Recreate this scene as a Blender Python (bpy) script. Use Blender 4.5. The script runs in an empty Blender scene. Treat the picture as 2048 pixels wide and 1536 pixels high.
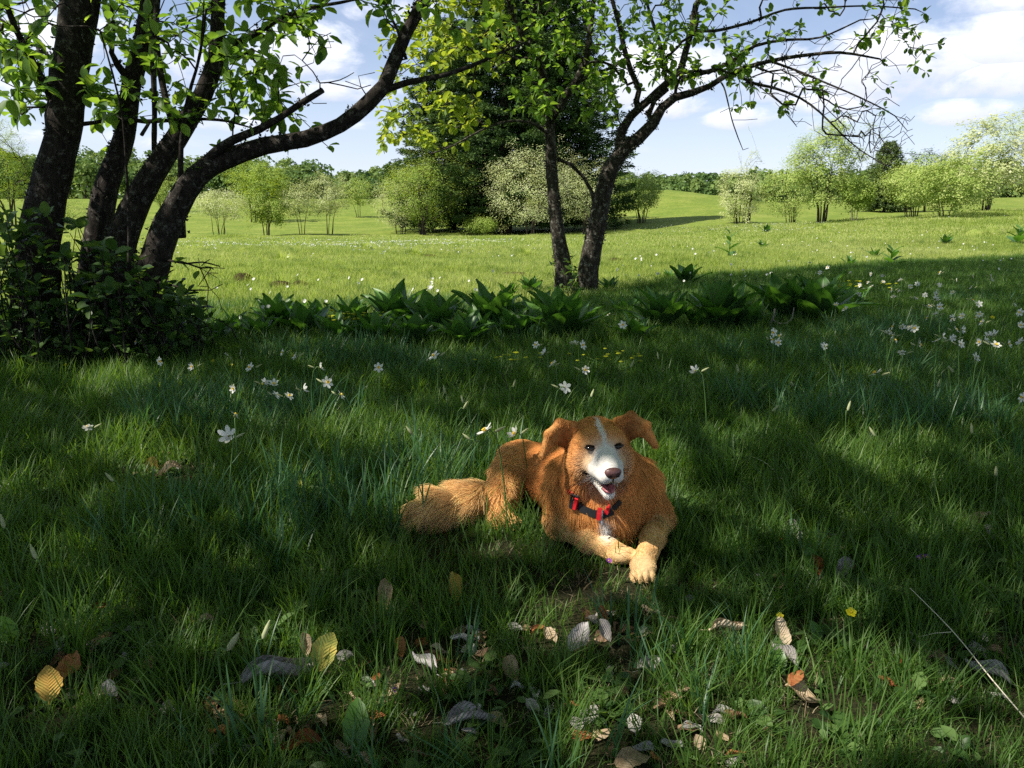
import bpy, math, random
import numpy as np
from mathutils import Vector, Matrix, Euler

R = math.radians
C = bpy.context.scene.collection
SC = bpy.context.scene

# ------------------------------------------------------------------ camera
PITCH = R(12.05); FOC = 1607.0; CAMZ = 1.0
cam_d = bpy.data.cameras.new('camera'); cam = bpy.data.objects.new('camera', cam_d); C.objects.link(cam)
cam_d.sensor_width = 36.0; cam_d.lens = FOC / 2048 * 36.0
cam_d.clip_start = 0.05; cam_d.clip_end = 3000
cam.location = (0, 0, CAMZ); cam.rotation_euler = (R(90) - PITCH, 0, 0)
SC.camera = cam

# ------------------------------------------------------------------ sun and sky
SUN_EL = R(52)
SUN_H = np.array([-0.935, -0.355]); SUN_H = SUN_H / np.linalg.norm(SUN_H)
TOSUN = np.array([SUN_H[0] * math.cos(SUN_EL), SUN_H[1] * math.cos(SUN_EL), math.sin(SUN_EL)])
SUN_STRENGTH = 5.0; SKY_STRENGTH = 0.082; EXPOSURE = 0.68
sl = bpy.data.lights.new('sun', 'SUN'); sun = bpy.data.objects.new('sun', sl); C.objects.link(sun)
sl.energy = SUN_STRENGTH; sl.angle = R(0.53); sl.color = (1.0, 0.93, 0.82)
sun.rotation_euler = Vector(TOSUN).to_track_quat('Z', 'Y').to_euler(); sun.location = (-20, -8, 30)

SC.view_settings.view_transform = 'Standard'; SC.view_settings.look = 'None'
SC.view_settings.exposure = EXPOSURE; SC.view_settings.gamma = 1.0
SC.view_settings.use_curve_mapping = False
SC.render.engine = 'CYCLES'
cy = SC.cycles
cy.max_bounces = 7; cy.diffuse_bounces = 3; cy.glossy_bounces = 2; cy.transmission_bounces = 5
cy.transparent_max_bounces = 6; cy.volume_bounces = 0
cy.sample_clamp_indirect = 4.0; cy.caustics_reflective = False; cy.caustics_refractive = False
cy.use_denoising = False
cy.use_adaptive_sampling = True; cy.adaptive_threshold = 0.01
try:
    cy.denoiser = 'OPENIMAGEDENOISE'; cy.denoising_input_passes = 'RGB_ALBEDO_NORMAL'; cy.denoising_prefilter = 'ACCURATE'
except Exception:
    pass
SC.render.hair_type = 'STRIP'

world = bpy.data.worlds.new("World"); SC.world = world; world.use_nodes = True
def build_world():
    nt = world.node_tree; n = nt.nodes; L = nt.links; n.clear()
    out = n.new('ShaderNodeOutputWorld'); bg = n.new('ShaderNodeBackground')
    sky = n.new('ShaderNodeTexSky'); sky.sky_type = 'NISHITA'; sky.sun_disc = False
    sky.sun_elevation = SUN_EL
    sky.sun_rotation = math.atan2(TOSUN[0], TOSUN[1])
    sky.altitude = 1200; sky.air_density = 1.0; sky.dust_density = 0.6; sky.ozone_density = 1.3
    tc = n.new('ShaderNodeTexCoord'); sep = n.new('ShaderNodeSeparateXYZ')
    L.new(tc.outputs['Generated'], sep.inputs[0])
    def M(op, a, b=None, c=None, clamp=False):
        m = n.new('ShaderNodeMath'); m.operation = op; m.use_clamp = clamp
        for i, v in enumerate((a, b, c)):
            if v is None: continue
            if isinstance(v, (int, float)): m.inputs[i].default_value = v
            else: L.new(v, m.inputs[i])
        return m.outputs[0]
    az = M('ARCTAN2', sep.outputs[0], sep.outputs[1]); el = M('ARCSINE', sep.outputs[2])
    def noise(scale, detail, vec, rough=0.55, dist=0.0):
        t = n.new('ShaderNodeTexNoise'); t.inputs['Scale'].default_value = scale
        t.inputs['Detail'].default_value = detail; t.inputs['Roughness'].default_value = rough
        t.inputs['Distortion'].default_value = dist; L.new(vec, t.inputs['Vector']); return t.outputs[0]
    comb = n.new('ShaderNodeCombineXYZ'); L.new(az, comb.inputs[0]); L.new(M('MULTIPLY', el, 2.0), comb.inputs[1])
    nz = noise(9.0, 9, comb.outputs[0], 0.62, 0.3)
    nz2 = noise(30.0, 6, comb.outputs[0], 0.6)
    fl = M('ADD', M('MULTIPLY', M('SUBTRACT', nz, 0.5), 3.0), M('MULTIPLY', M('SUBTRACT', nz2, 0.5), 1.0))
    def azel(px, py):
        v = -(py - 768) / FOC; dx = (px - 1024) / FOC
        d = Vector((dx, math.cos(PITCH) + v * math.sin(PITCH), -math.sin(PITCH) + v * math.cos(PITCH))).normalized()
        return math.atan2(d.x, d.y), math.asin(d.z)
    mask = None; shade = None
    cl = [(1810, 140, 240, 110, 1.15), (1985, 95, 120, 75, 1.15), (1960, 165, 130, 60, 1.1), (1925, 225, 95, 38, 1.1), (1490, 240, 105, 32, 1.0), (1300, 165, 170, 85, 1.1), (1340, 215, 110, 40, .9), (1110, 190, 160, 90, .7),
          (1420, 120, 110, 50, .9), (590, 120, 130, 90, 1.1), (660, 185, 140, 36, .95), (30, 190, 90, 45, .8), (380, 130, 110, 60, .8),
          (790, 20, 110, 40, .8), (1240, 300, 90, 22, .6), (1640, 250, 120, 28, .55), (1990, 10, 150, 50, .6), (740, 255, 90, 16, .45), (460, 250, 100, 26, .6), (200, 280, 160, 30, .6), (1150, 40, 100, 50, .6),
          (1560, 160, 150, 75, .95), (1640, 210, 110, 40, .8), (100, 90, 180, 70, .7)]
    for (px, py, a, b, w) in cl:
        u0, v0 = azel(px, py); ra = a / FOC * 0.95; rb = b / FOC * 0.95
        du = M('DIVIDE', M('SUBTRACT', az, u0), ra); dv = M('DIVIDE', M('SUBTRACT', el, v0), rb)
        # flatter underside: stretch below centre
        dvl = M('MULTIPLY', M('MINIMUM', dv, 0.0), 1.5); dvu = M('MAXIMUM', dv, 0.0)
        dd = M('ADD', M('POWER', M('ABSOLUTE', du), 2.0), M('POWER', M('SUBTRACT', dvu, dvl), 2.0))
        e = M('MULTIPLY', M('SUBTRACT', 1.0, dd), w)
        sh = M('MULTIPLY', dv, 1.0)
        if mask is None: mask = e; shade = sh
        else:
            gt = M('GREATER_THAN', e, mask)
            shade = M('ADD', M('MULTIPLY', gt, sh), M('MULTIPLY', M('SUBTRACT', 1.0, gt), shade))
            mask = M('MAXIMUM', mask, e)
    # clouds elsewhere round the dome, from the same noise
    wide = noise(2.2, 4, comb.outputs[0], 0.5)
    off = M('GREATER_THAN', M('ABSOLUTE', az), 0.62)
    off2 = M('GREATER_THAN', el, 0.26)
    offm = M('MAXIMUM', off, off2)
    gen = M('MULTIPLY', M('SUBTRACT', wide, 0.52), 6.0)
    gen = M('ADD', M('MULTIPLY', gen, offm), M('MULTIPLY', M('SUBTRACT', 1.0, offm), -3.0))
    mask = M('MAXIMUM', mask, gen)
    m = M('ADD', mask, fl)
    mr = n.new('ShaderNodeMapRange'); mr.interpolation_type = 'SMOOTHSTEP'
    L.new(m, mr.inputs[0]); mr.inputs[1].default_value = -0.15; mr.inputs[2].default_value = 1.0
    dens = mr.outputs[0]
    # thin veil
    veil = n.new('ShaderNodeMapRange'); L.new(noise(3.0, 6, comb.outputs[0], 0.6, 1.0), veil.inputs[0])
    veil.inputs[1].default_value = 0.4; veil.inputs[2].default_value = 0.75; veil.inputs[3].default_value = 0.1; veil.inputs[4].default_value = 0.45
    low = n.new('ShaderNodeMapRange'); L.new(el, low.inputs[0]); low.inputs[1].default_value = 0.0; low.inputs[2].default_value = 0.24
    low.inputs[3].default_value = 0.72; low.inputs[4].default_value = 0.0
    vl = M('MAXIMUM', veil.outputs[0], low.outputs[0])
    dens = M('MAXIMUM', dens, vl, clamp=True)
    # cloud colour: grey-lilac at the base, white above
    lit = n.new('ShaderNodeMapRange'); L.new(M('ADD', shade, M('MULTIPLY', fl, 0.5)), lit.inputs[0])
    lit.inputs[1].default_value = -0.7; lit.inputs[2].default_value = 0.5
    cc = n.new('ShaderNodeMixRGB'); L.new(lit.outputs[0], cc.inputs[0])
    cc.inputs[1].default_value = (5.6, 6.0, 7.4, 1); cc.inputs[2].default_value = (8.8, 9.0, 9.6, 1)
    veilc = n.new('ShaderNodeMixRGB'); L.new(mr.outputs[0], veilc.inputs[0]); veilc.inputs[1].default_value = (6.1, 6.9, 8.7, 1)
    L.new(cc.outputs[0], veilc.inputs[2])
    skc = n.new('ShaderNodeMixRGB'); skc.blend_type = 'MULTIPLY'; skc.inputs[0].default_value = 1.0
    L.new(sky.outputs[0], skc.inputs[1]); skc.inputs[2].default_value = (1.25, 1.12, 1.12, 1)
    mix = n.new('ShaderNodeMixRGB'); L.new(dens, mix.inputs[0]); L.new(skc.outputs[0], mix.inputs[1]); L.new(veilc.outputs[0], mix.inputs[2])
    L.new(mix.outputs[0], bg.inputs[0]); bg.inputs[1].default_value = SKY_STRENGTH
    L.new(bg.outputs[0], out.inputs[0])
    world.cycles.sampling_method = 'MANUAL'; world.cycles.sample_map_resolution = 512
build_world()

# ------------------------------------------------------------------ small maths
def sst(a, b, x):
    t = np.clip((np.asarray(x, float) - a) / (b - a), 0, 1); return t * t * (3 - 2 * t)

def H(x, y):
    x = np.asarray(x, float); y = np.asarray(y, float)
    s = x / np.maximum(y, 4.0)
    h = -0.85 * sst(12, 62, y) * (1 - sst(0.05, 0.32, s))
    h = h + 4.6 * sst(72, 175, y) * (1 - 0.35 * sst(0.1, 0.3, s))
    h = h + 3.0 * np.exp(-((x - 19) / 17) ** 2 - ((y - 112) / 26) ** 2)
    h = h + 1.0 * sst(14, 50, y) * sst(0.3, 0.62, s)
    h = h + 9 * sst(200, 600, y)
    far = sst(6, 16, y) * (1 - sst(120, 200, y))
    h = h + far * (0.10 * np.sin(x * 0.55 + 1.3 * np.sin(y * 0.21)) * np.sin(y * 0.43 + 0.8 * np.sin(x * .3)) + 0.05 * np.sin(x * 1.31 + 1.0) * np.sin(y * 0.97 + 2.0))
    near = 1 - sst(12, 25, y)
    h = h + near * sst(3.0, 5.0, np.hypot(x - .2, y - 2.4) + 1.2) * (0.02 * np.sin(x * 2.3 + 0.5) * np.sin(y * 2.0 + 1.1) + 0.012 * np.sin(x * 5.1 + y * 1.7) * np.sin(y * 4.3 - x))
    return h

cp, sp = math.cos(PITCH), math.sin(PITCH)
def rayd(px, py):
    v = -(py - 768.0) / FOC; dx = (px - 1024.0) / FOC
    return np.array([dx, cp + v * sp, -sp + v * cp])
def W(px, py, Y):
    d = rayd(px, py); return np.array([0, 0, CAMZ]) + d * (Y / d[1])
def at(px, py, h=0.0):
    """the ground point (h metres above the ground) seen at a pixel of the photograph"""
    d = rayd(px, py); prev = 0.5; Y = 0.6
    while Y < 600:
        p = np.array([0, 0, CAMZ]) + d * (Y / d[1])
        if p[2] < float(H(p[0], p[1])) + h:
            a, b = prev, Y
            for _ in range(30):
                m = (a + b) / 2; p = np.array([0, 0, CAMZ]) + d * (m / d[1])
                if p[2] < float(H(p[0], p[1])) + h: b = m
                else: a = m
            return p
        prev = Y; Y *= 1.01
    return p
def proj(P):
    P = np.atleast_2d(np.asarray(P, float)); x = P[:, 0]; y = P[:, 1]; z = P[:, 2] - CAMZ
    dep = y * cp - z * sp; up = y * sp + z * cp
    dep_s = np.where(np.abs(dep) < 1e-6, 1e-6, dep)
    return 1024 + FOC * x / dep_s, 768 - FOC * up / dep_s, dep
def scale_at(P):
    """pixels of the photograph per metre at point P"""
    return FOC / proj(P)[2][0]

# ------------------------------------------------------------------ objects
def tag(o, label=None, cat=None, group=None, kind=None):
    if label: o['label'] = label
    if cat: o['category'] = cat
    if group: o['group'] = group
    if kind: o['kind'] = kind
    return o
def empty(name, loc=(0, 0, 0), rz=0.0, parent=None):
    o = bpy.data.objects.new(name, None); C.objects.link(o); o.location = loc; o.rotation_euler = (0, 0, rz)
    o.empty_display_size = 0.1
    if parent: o.parent = parent
    return o
def mesh_np(name, V, F, mats, parent=None, loc=(0, 0, 0), smooth=True, attrs=None, link=True, fmat=None):
    """V (n,3), F list of (m,k) arrays with equal k in each"""
    me = bpy.data.meshes.new(name)
    V = np.ascontiguousarray(V, dtype=np.float32)
    if not isinstance(F, (list, tuple)): F = [F]
    F = [np.ascontiguousarray(f, dtype=np.int32) for f in F if len(f)]
    nl = sum(f.size for f in F); npoly = sum(len(f) for f in F)
    me.vertices.add(len(V)); me.vertices.foreach_set('co', V.ravel())
    me.loops.add(nl); me.loops.foreach_set('vertex_index', np.concatenate([f.ravel() for f in F]))
    me.polygons.add(npoly)
    tot = np.concatenate([np.full(len(f), f.shape[1], np.int32) for f in F])
    st = np.concatenate([[0], np.cumsum(tot)[:-1]]).astype(np.int32)
    me.polygons.foreach_set('loop_start', st); me.polygons.foreach_set('loop_total', tot)
    me.polygons.foreach_set('use_smooth', np.full(npoly, smooth))
    if fmat is not None: me.polygons.foreach_set('material_index', np.asarray(fmat, np.int32))
    for k, a in (attrs or {}).items():
        a = np.asarray(a, np.float32)
        if a.ndim == 1:
            at_ = me.attributes.new(k, 'FLOAT', 'POINT'); at_.data.foreach_set('value', a)
        else:
            at_ = me.attributes.new(k, 'FLOAT_COLOR', 'POINT')
            if a.shape[1] == 3: a = np.concatenate([a, np.ones((len(a), 1), np.float32)], 1)
            at_.data.foreach_set('color', a.ravel())
    me.update(calc_edges=True)
    for m in (mats if isinstance(mats, (list, tuple)) else [mats]): me.materials.append(m)
    o = bpy.data.objects.new(name, me)
    if link: C.objects.link(o)
    o.location = loc
    if parent: o.parent = parent
    return o
def obj_from(name, me, parent=None, M4=None):
    o = bpy.data.objects.new(name, me); C.objects.link(o)
    if parent: o.parent = parent
    if M4 is not None: o.matrix_local = M4
    return o

# ------------------------------------------------------------------ materials
def newmat(name):
    m = bpy.data.materials.new(name); m.use_nodes = True; nt = m.node_tree; nt.nodes.clear()
    out = nt.nodes.new('ShaderNodeOutputMaterial'); return m, nt, nt.nodes, nt.links, out
def ramp(n, stops):
    r = n.new('ShaderNodeValToRGB'); e = r.color_ramp.elements
    while len(e) > 1: e.remove(e[-1])
    e[0].position = stops[0][0]; e[0].color = (*stops[0][1], 1)
    for p, c in stops[1:]:
        k = e.new(p); k.color = (*c, 1)
    return r
def leafmat(name, stops, trans=0.4, tcol=(1.5, 1.4, .5), rough=0.5, gloss=0.25, attr='v', back=None, noise=None, vein=False):
    """diffuse + translucent leaf; colour runs along the per-leaf value"""
    m, nt, n, L, out = newmat(name)
    a = n.new('ShaderNodeAttribute'); a.attribute_name = attr
    r = ramp(n, stops); fac = a.outputs['Fac']
    if noise:
        g = n.new('ShaderNodeNewGeometry'); t = n.new('ShaderNodeTexNoise'); t.inputs['Scale'].default_value = noise[0]; t.inputs['Detail'].default_value = 3
        L.new(g.outputs['Position'], t.inputs['Vector'])
        mm = n.new('ShaderNodeMath'); mm.operation = 'MULTIPLY_ADD'; L.new(t.outputs[0], mm.inputs[0]); mm.inputs[1].default_value = noise[1]
        ms = n.new('ShaderNodeMath'); ms.operation = 'SUBTRACT'; L.new(fac, ms.inputs[0]); ms.inputs[1].default_value = noise[1] * .5
        L.new(ms.outputs[0], mm.inputs[2]); fac = mm.outputs[0]
    L.new(fac, r.inputs[0]); col = r.outputs[0]
    if back:
        g2 = n.new('ShaderNodeNewGeometry'); bm = n.new('ShaderNodeMixRGB'); L.new(g2.outputs['Backfacing'], bm.inputs[0])
        L.new(col, bm.inputs[1]); bm.inputs[2].default_value = (*back, 1); dcol = bm.outputs[0]
    else: dcol = col
    p = n.new('ShaderNodeBsdfPrincipled'); L.new(dcol, p.inputs['Base Color']); p.inputs['Roughness'].default_value = rough
    p.inputs['Specular IOR Level'].default_value = gloss
    tr = n.new('ShaderNodeBsdfTranslucent')
    tm = n.new('ShaderNodeMixRGB'); tm.blend_type = 'MULTIPLY'; tm.inputs[0].default_value = 1; L.new(col, tm.inputs[1]); tm.inputs[2].default_value = (*tcol, 1)
    L.new(tm.outputs[0], tr.inputs[0])
    mx = n.new('ShaderNodeMixShader'); mx.inputs[0].default_value = trans
    L.new(p.outputs[0], mx.inputs[1]); L.new(tr.outputs[0], mx.inputs[2]); L.new(mx.outputs[0], out.inputs[0])
    if vein:
        uv = n.new('ShaderNodeAttribute'); uv.attribute_name = 'rib'
        b = n.new('ShaderNodeBump'); b.inputs['Strength'].default_value = .6; b.inputs['Distance'].default_value = .01
        w = n.new('ShaderNodeMath'); w.operation = 'SINE'; mu = n.new('ShaderNodeMath'); mu.operation = 'MULTIPLY'; mu.inputs[1].default_value = 60
        L.new(uv.outputs['Fac'], mu.inputs[0]); L.new(mu.outputs[0], w.inputs[0]); L.new(w.outputs[0], b.inputs['Height'])
        L.new(b.outputs[0], p.inputs['Normal'])
    return m
def plain(name, col, rough=0.6, spec=0.3, coat=0.0, metal=0.0, noise=None, bump=None):
    m, nt, n, L, out = newmat(name)
    p = n.new('ShaderNodeBsdfPrincipled'); p.inputs['Roughness'].default_value = rough
    p.inputs['Specular IOR Level'].default_value = spec; p.inputs['Metallic'].default_value = metal; p.inputs['Coat Weight'].default_value = coat
    p.inputs['Base Color'].default_value = (*col, 1)
    tc = n.new('ShaderNodeTexCoord')
    if noise:
        t = n.new('ShaderNodeTexNoise'); t.inputs['Scale'].default_value = noise[0]; t.inputs['Detail'].default_value = 5; L.new(tc.outputs['Object'], t.inputs['Vector'])
        r = ramp(n, [(0.3, col), (0.7, noise[1])]); L.new(t.outputs[0], r.inputs[0]); L.new(r.outputs[0], p.inputs['Base Color'])
    if bump:
        t2 = n.new('ShaderNodeTexNoise'); t2.inputs['Scale'].default_value = bump[0]; t2.inputs['Detail'].default_value = 4; L.new(tc.outputs['Object'], t2.inputs['Vector'])
        b = n.new('ShaderNodeBump'); b.inputs['Strength'].default_value = bump[1]; b.inputs['Distance'].default_value = bump[2]
        L.new(t2.outputs[0], b.inputs['Height']); L.new(b.outputs[0], p.inputs['Normal'])
    L.new(p.outputs[0], out.inputs[0]); return m
def barkmat(name, dark, mid, lichen, scale=1.0, amt=0.62):
    m, nt, n, L, out = newmat(name)
    g = n.new('ShaderNodeNewGeometry'); mp = n.new('ShaderNodeMapping'); mp.inputs['Scale'].default_value = (scale, scale, scale * .35)
    L.new(g.outputs['Position'], mp.inputs[0])
    t = n.new('ShaderNodeTexNoise'); t.inputs['Scale'].default_value = 22; t.inputs['Detail'].default_value = 8; t.inputs['Roughness'].default_value = .7; L.new(mp.outputs[0], t.inputs['Vector'])
    r = ramp(n, [(0.35, dark), (0.62, mid)]); L.new(t.outputs[0], r.inputs[0])
    t2 = n.new('ShaderNodeTexNoise'); t2.inputs['Scale'].default_value = 13 * scale; t2.inputs['Detail'].default_value = 9; t2.inputs['Roughness'].default_value = .75; L.new(g.outputs['Position'], t2.inputs['Vector'])
    r2 = ramp(n, [(amt - .06, (0, 0, 0)), (amt + .03, (1, 1, 1))]); L.new(t2.outputs[0], r2.inputs[0])
    mx = n.new('ShaderNodeMixRGB'); L.new(r2.outputs[0], mx.inputs[0]); L.new(r.outputs[0], mx.inputs[1]); mx.inputs[2].default_value = (*lichen, 1)
    p = n.new('ShaderNodeBsdfPrincipled'); L.new(mx.outputs[0], p.inputs['Base Color']); p.inputs['Roughness'].default_value = .9; p.inputs['Specular IOR Level'].default_value = .15
    b = n.new('ShaderNodeBump'); b.inputs['Strength'].default_value = .9; b.inputs['Distance'].default_value = .012
    ad = n.new('ShaderNodeMath'); L.new(t.outputs[0], ad.inputs[0]); L.new(t2.outputs[0], ad.inputs[1]); L.new(ad.outputs[0], b.inputs['Height']); L.new(b.outputs[0], p.inputs['Normal'])
    L.new(p.outputs[0], out.inputs[0]); return m

MAT = {}
MAT['bark'] = barkmat('bark', (.009, .008, .007), (.038, .031, .026), (.13, .125, .11), 1.8, .60)
MAT['bark_mid'] = barkmat('bark_mid', (.012, .010, .008), (.050, .042, .034), (.20, .195, .165), 1.6, .59)
MAT['bark_far'] = plain('bark_far', (.035, .027, .02), .9, .1, noise=(3, (.08, .065, .05)))
MAT['bark_pale'] = plain('bark_pale', (.16, .14, .12), .9, .1, noise=(3, (.30, .27, .23)))
MAT['lichen'] = leafmat('lichen', [(0, (.02, .022, .015)), (.6, (.06, .065, .045)), (1, (.20, .20, .16))], .15, (1, 1, 1), .9, .05)
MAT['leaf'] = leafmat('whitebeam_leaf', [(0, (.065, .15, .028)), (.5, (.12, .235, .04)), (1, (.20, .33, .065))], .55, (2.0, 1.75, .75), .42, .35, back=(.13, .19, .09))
MAT['leaf_sun'] = leafmat('sunlit_leaf', [(0, (.16, .26, .035)), (.5, (.25, .35, .055)), (1, (.36, .44, .09))], .55, (1.6, 1.4, .6), .45, .3)  # sunlit copy of the whitebeam leaf: sunshine put into the colour
MAT['shoot_leaf'] = leafmat('shoot_leaf', [(0, (.025, .065, .016)), (.5, (.055, .115, .03)), (1, (.12, .20, .06))], .38, (1.7, 1.6, .6), .45, .3)  # leaf darkened: the undergrowth's shade is put into the colour
MAT['stem_green'] = plain('stem_green', (.06, .13, .03), .5, .3, noise=(8, (.10, .18, .05)))
# ------------------------------------------------------------------ tubes and leaves
def catmull(P, r, step):
    P = np.asarray(P, float); r = np.asarray(r, float)
    if len(P) < 3:
        n = max(2, int(np.linalg.norm(P[-1] - P[0]) / step) + 1); t = np.linspace(0, 1, n)[:, None]
        return P[0] * (1 - t) + P[-1] * t, r[0] * (1 - t[:, 0]) + r[-1] * t[:, 0]
    Q = np.vstack([2 * P[0] - P[1], P, 2 * P[-1] - P[-2]]); out = []; ro = []
    for i in range(1, len(Q) - 2):
        L_ = np.linalg.norm(Q[i + 1] - Q[i]); k = max(1, int(L_ / step))
        for j in range(k):
            t = j / k
            a, b, c, d = Q[i - 1], Q[i], Q[i + 1], Q[i + 2]
            out.append(.5 * ((2 * b) + (-a + c) * t + (2 * a - 5 * b + 4 * c - d) * t * t + (-a + 3 * b - 3 * c + d) * t ** 3))
            ro.append(r[i - 1] * (1 - t) + r[i] * t)
    out.append(P[-1]); ro.append(r[-1])
    return np.array(out), np.array(ro)

class Tubes:
    def __init__(self): self.V = []; self.F = []; self.n = 0
    def add(self, P, r, k=8, rough=0.0, rng=None, cap=True):
        P = np.asarray(P, float); r = np.asarray(r, float); m = len(P)
        if m < 2: return
        T = np.gradient(P, axis=0); T /= (np.linalg.norm(T, axis=1)[:, None] + 1e-9)
        ref = np.array([0.3, 1.0, 0.1]) if abs(T[:, 1]).mean() < .8 else np.array([1.0, 0, .1])
        A = np.cross(T, ref); A /= (np.linalg.norm(A, axis=1)[:, None] + 1e-9); B = np.cross(T, A)
        th = np.arange(k) * 2 * math.pi / k
        rr = np.repeat(r[:, None], k, 1)
        if rough:
            s = rng.normal(0, 1, (m, k)); s = (s + np.roll(s, 1, 0) + np.roll(s, 1, 1)) / 1.7
            rr = rr * (1 + rough * s)
        V = P[:, None, :] + rr[..., None] * (np.cos(th)[None, :, None] * A[:, None, :] + np.sin(th)[None, :, None] * B[:, None, :])
        self.V.append(V.reshape(-1, 3))
        i = np.arange(m - 1)[:, None] * k; j = np.arange(k)[None, :]; j2 = (j + 1) % k
        self.F.append((np.stack([i + j, i + j2, i + k + j2, i + k + j], -1).reshape(-1, 4) + self.n))
        self.n += m * k
        if cap:   # close the end on a point
            self.V.append((P[-1] + T[-1] * r[-1] * .5)[None]); c = self.n; self.n += 1
            base = c - k; jj = np.arange(k); 
            self.F.append(np.stack([base + jj, base + (jj + 1) % k, np.full(k, c), np.full(k, c)], -1))
    def build(self, name, mat, parent=None, **kw):
        V = np.concatenate(self.V); F = np.concatenate(self.F)
        tri = F[:, 2] == F[:, 3]
        return mesh_np(name, V - (0 if parent is None else np.array(parent.location)), [F[~tri], F[tri][:, :3]], mat, parent, **kw)

class Growth:
    """a branching skeleton that reaches for a cloud of twig tips"""
    def __init__(self, seed=0): self.P = []; self.par = []; self.fix = []; self.rng = np.random.default_rng(seed); self.tips = []
    def limb(self, P, r, parent=-1, step=.12, keep=True):
        Q, rr = catmull(P, r, step); ids = []
        for q, a in zip(Q, rr):
            self.P.append(q); self.par.append(parent); self.fix.append(a if keep else 0.0); parent = len(self.P) - 1; ids.append(parent)
        return ids
    def near(self, p):
        A = np.array(self.P); return int(np.argmin(((A - p) ** 2).sum(1)))
    def reach(self, targets, step=.25, gnarl=.2, up=0.0, first=0, bend=.15):
        for t in targets:
            A = np.array(self.P[first:]); d = t - A; D = np.linalg.norm(d, axis=1)
            par = np.array(self.par[first:]); pp = np.array(self.P)[np.maximum(par, 0)]
            dirp = A - pp; dl = np.linalg.norm(dirp, axis=1) + 1e-6
            cosang = (dirp * d).sum(1) / (dl * (D + 1e-6)); cosang[dl < 1e-4] = .5
            cost = D * (1.35 - .5 * cosang)
            i = int(np.argmin(cost)) + first
            if D[i - first] < .05: continue
            n = max(1, int(D[i - first] / step)); p0 = np.array(self.P[i]); prev = i
            mid = np.array([0, 0, bend * D[i - first]]) if up == 0 else np.array([0, 0, up * D[i - first]])
            for k in range(1, n + 1):
                f = k / n; q = p0 + (t - p0) * f + mid * (4 * f * (1 - f)) * .5
                if k < n: q = q + self.rng.normal(0, gnarl * step, 3)
                self.P.append(q); self.par.append(prev); self.fix.append(0.0); prev = len(self.P) - 1
            self.tips.append(prev)
    def radii(self, tip=.004, ex=2.2):
        n = len(self.P); acc = np.zeros(n); ch = np.zeros(n, int)
        for i in range(n - 1, -1, -1):
            if ch[i] == 0: acc[i] = tip ** ex
            p = self.par[i]
            if p >= 0: acc[p] += acc[i]; ch[p] += 1
        r = acc ** (1 / ex)
        f = np.array(self.fix); self.r = np.where(f > 0, np.maximum(f, 0), r)
        # a grown branch is never thicker than what it springs from
        for i in range(n):
            p = self.par[i]
            if p >= 0 and f[i] == 0: self.r[i] = min(self.r[i], self.r[p] * .8 if f[p] > 0 else self.r[p])
        return self.r
    def mesh(self, tubes, k_of=lambda r: 5, rough=.06, rmin=0.0):
        n = len(self.P); kids = [[] for _ in range(n)]
        for i, p in enumerate(self.par):
            if p >= 0: kids[p].append(i)
        P = np.array(self.P); r = self.r
        starts = [i for i in range(n) if self.par[i] < 0]; done = set()
        st = [(s, None) for s in starts]
        while st:
            s, frm = st.pop(); chain = [s]; i = s
            while kids[i]:
                ks = sorted(kids[i], key=lambda q: (self.fix[q] > 0 and self.fix[i] > 0, r[q]), reverse=True)
                for q in ks[1:]: st.append((q, i))
                i = ks[0]; chain.append(i)
            pts = [P[c] for c in chain]; rr = [r[c] for c in chain]
            if frm is not None:
                pts = [P[frm]] + pts; rr = [rr[0]] + rr
            if max(rr) < rmin: continue
            tubes.add(pts, rr, k_of(max(rr)), rough, self.rng)

def basis(nrm, up):
    """rows: frames with z along nrm and y as near as can be to up"""
    z = nrm / (np.linalg.norm(nrm, axis=1)[:, None] + 1e-9)
    x = np.cross(up, z); x /= (np.linalg.norm(x, axis=1)[:, None] + 1e-9)
    y = np.cross(z, x); return x, y, z
# a folded oval leaf: base at the origin, length 1 along y
LEAF_V = np.array([[0, 0, 0], [0, .36, -.02], [0, .72, -.03], [0, 1, -.10], [-.24, .20, .06], [-.33, .52, .07], [-.19, .84, .0], [.24, .20, .06], [.33, .52, .07], [.19, .84, .0]], float)
LEAF_Q = np.array([[0, 1, 5, 4], [1, 2, 6, 5], [0, 7, 8, 1], [1, 8, 9, 2]]); LEAF_T = np.array([[2, 3, 6], [2, 9, 3]])
LEAF_RIB = LEAF_V[:, 1] + np.abs(LEAF_V[:, 0])
DIA_V = np.array([[0, 0, 0], [-.32, .48, .05], [0, 1, -.06], [.32, .48, .05]], float); DIA_Q = np.array([[0, 3, 2, 1]])
DIA2_V = np.array([[0, 0, 0], [-.36, .45, .08], [0, 1, -.08], [.36, .45, .08]], float); DIA2_T = np.array([[0, 2, 1], [0, 3, 2]])
def leaves_np(P, N, U, S, kind='leaf', wid=1.0):
    base, Q, T = {'leaf': (LEAF_V, LEAF_Q, LEAF_T), 'dia': (DIA_V, DIA_Q, None), 'dia2': (DIA2_V, None, DIA2_T)}[kind]
    x, y, z = basis(N, U); S = np.asarray(S, float)[:, None, None]
    b = base * np.array([wid, 1, 1])
    V = P[:, None, :] + S * (b[None, :, 0:1] * x[:, None, :] + b[None, :, 1:2] * y[:, None, :] + b[None, :, 2:3] * z[:, None, :])
    k = len(base); off = (np.arange(len(P)) * k)[:, None, None]; F = []
    if Q is not None: F.append((Q[None] + off).reshape(-1, Q.shape[1]))
    if T is not None: F.append((T[None] + off).reshape(-1, 3))
    return V.reshape(-1, 3), F, k
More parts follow.
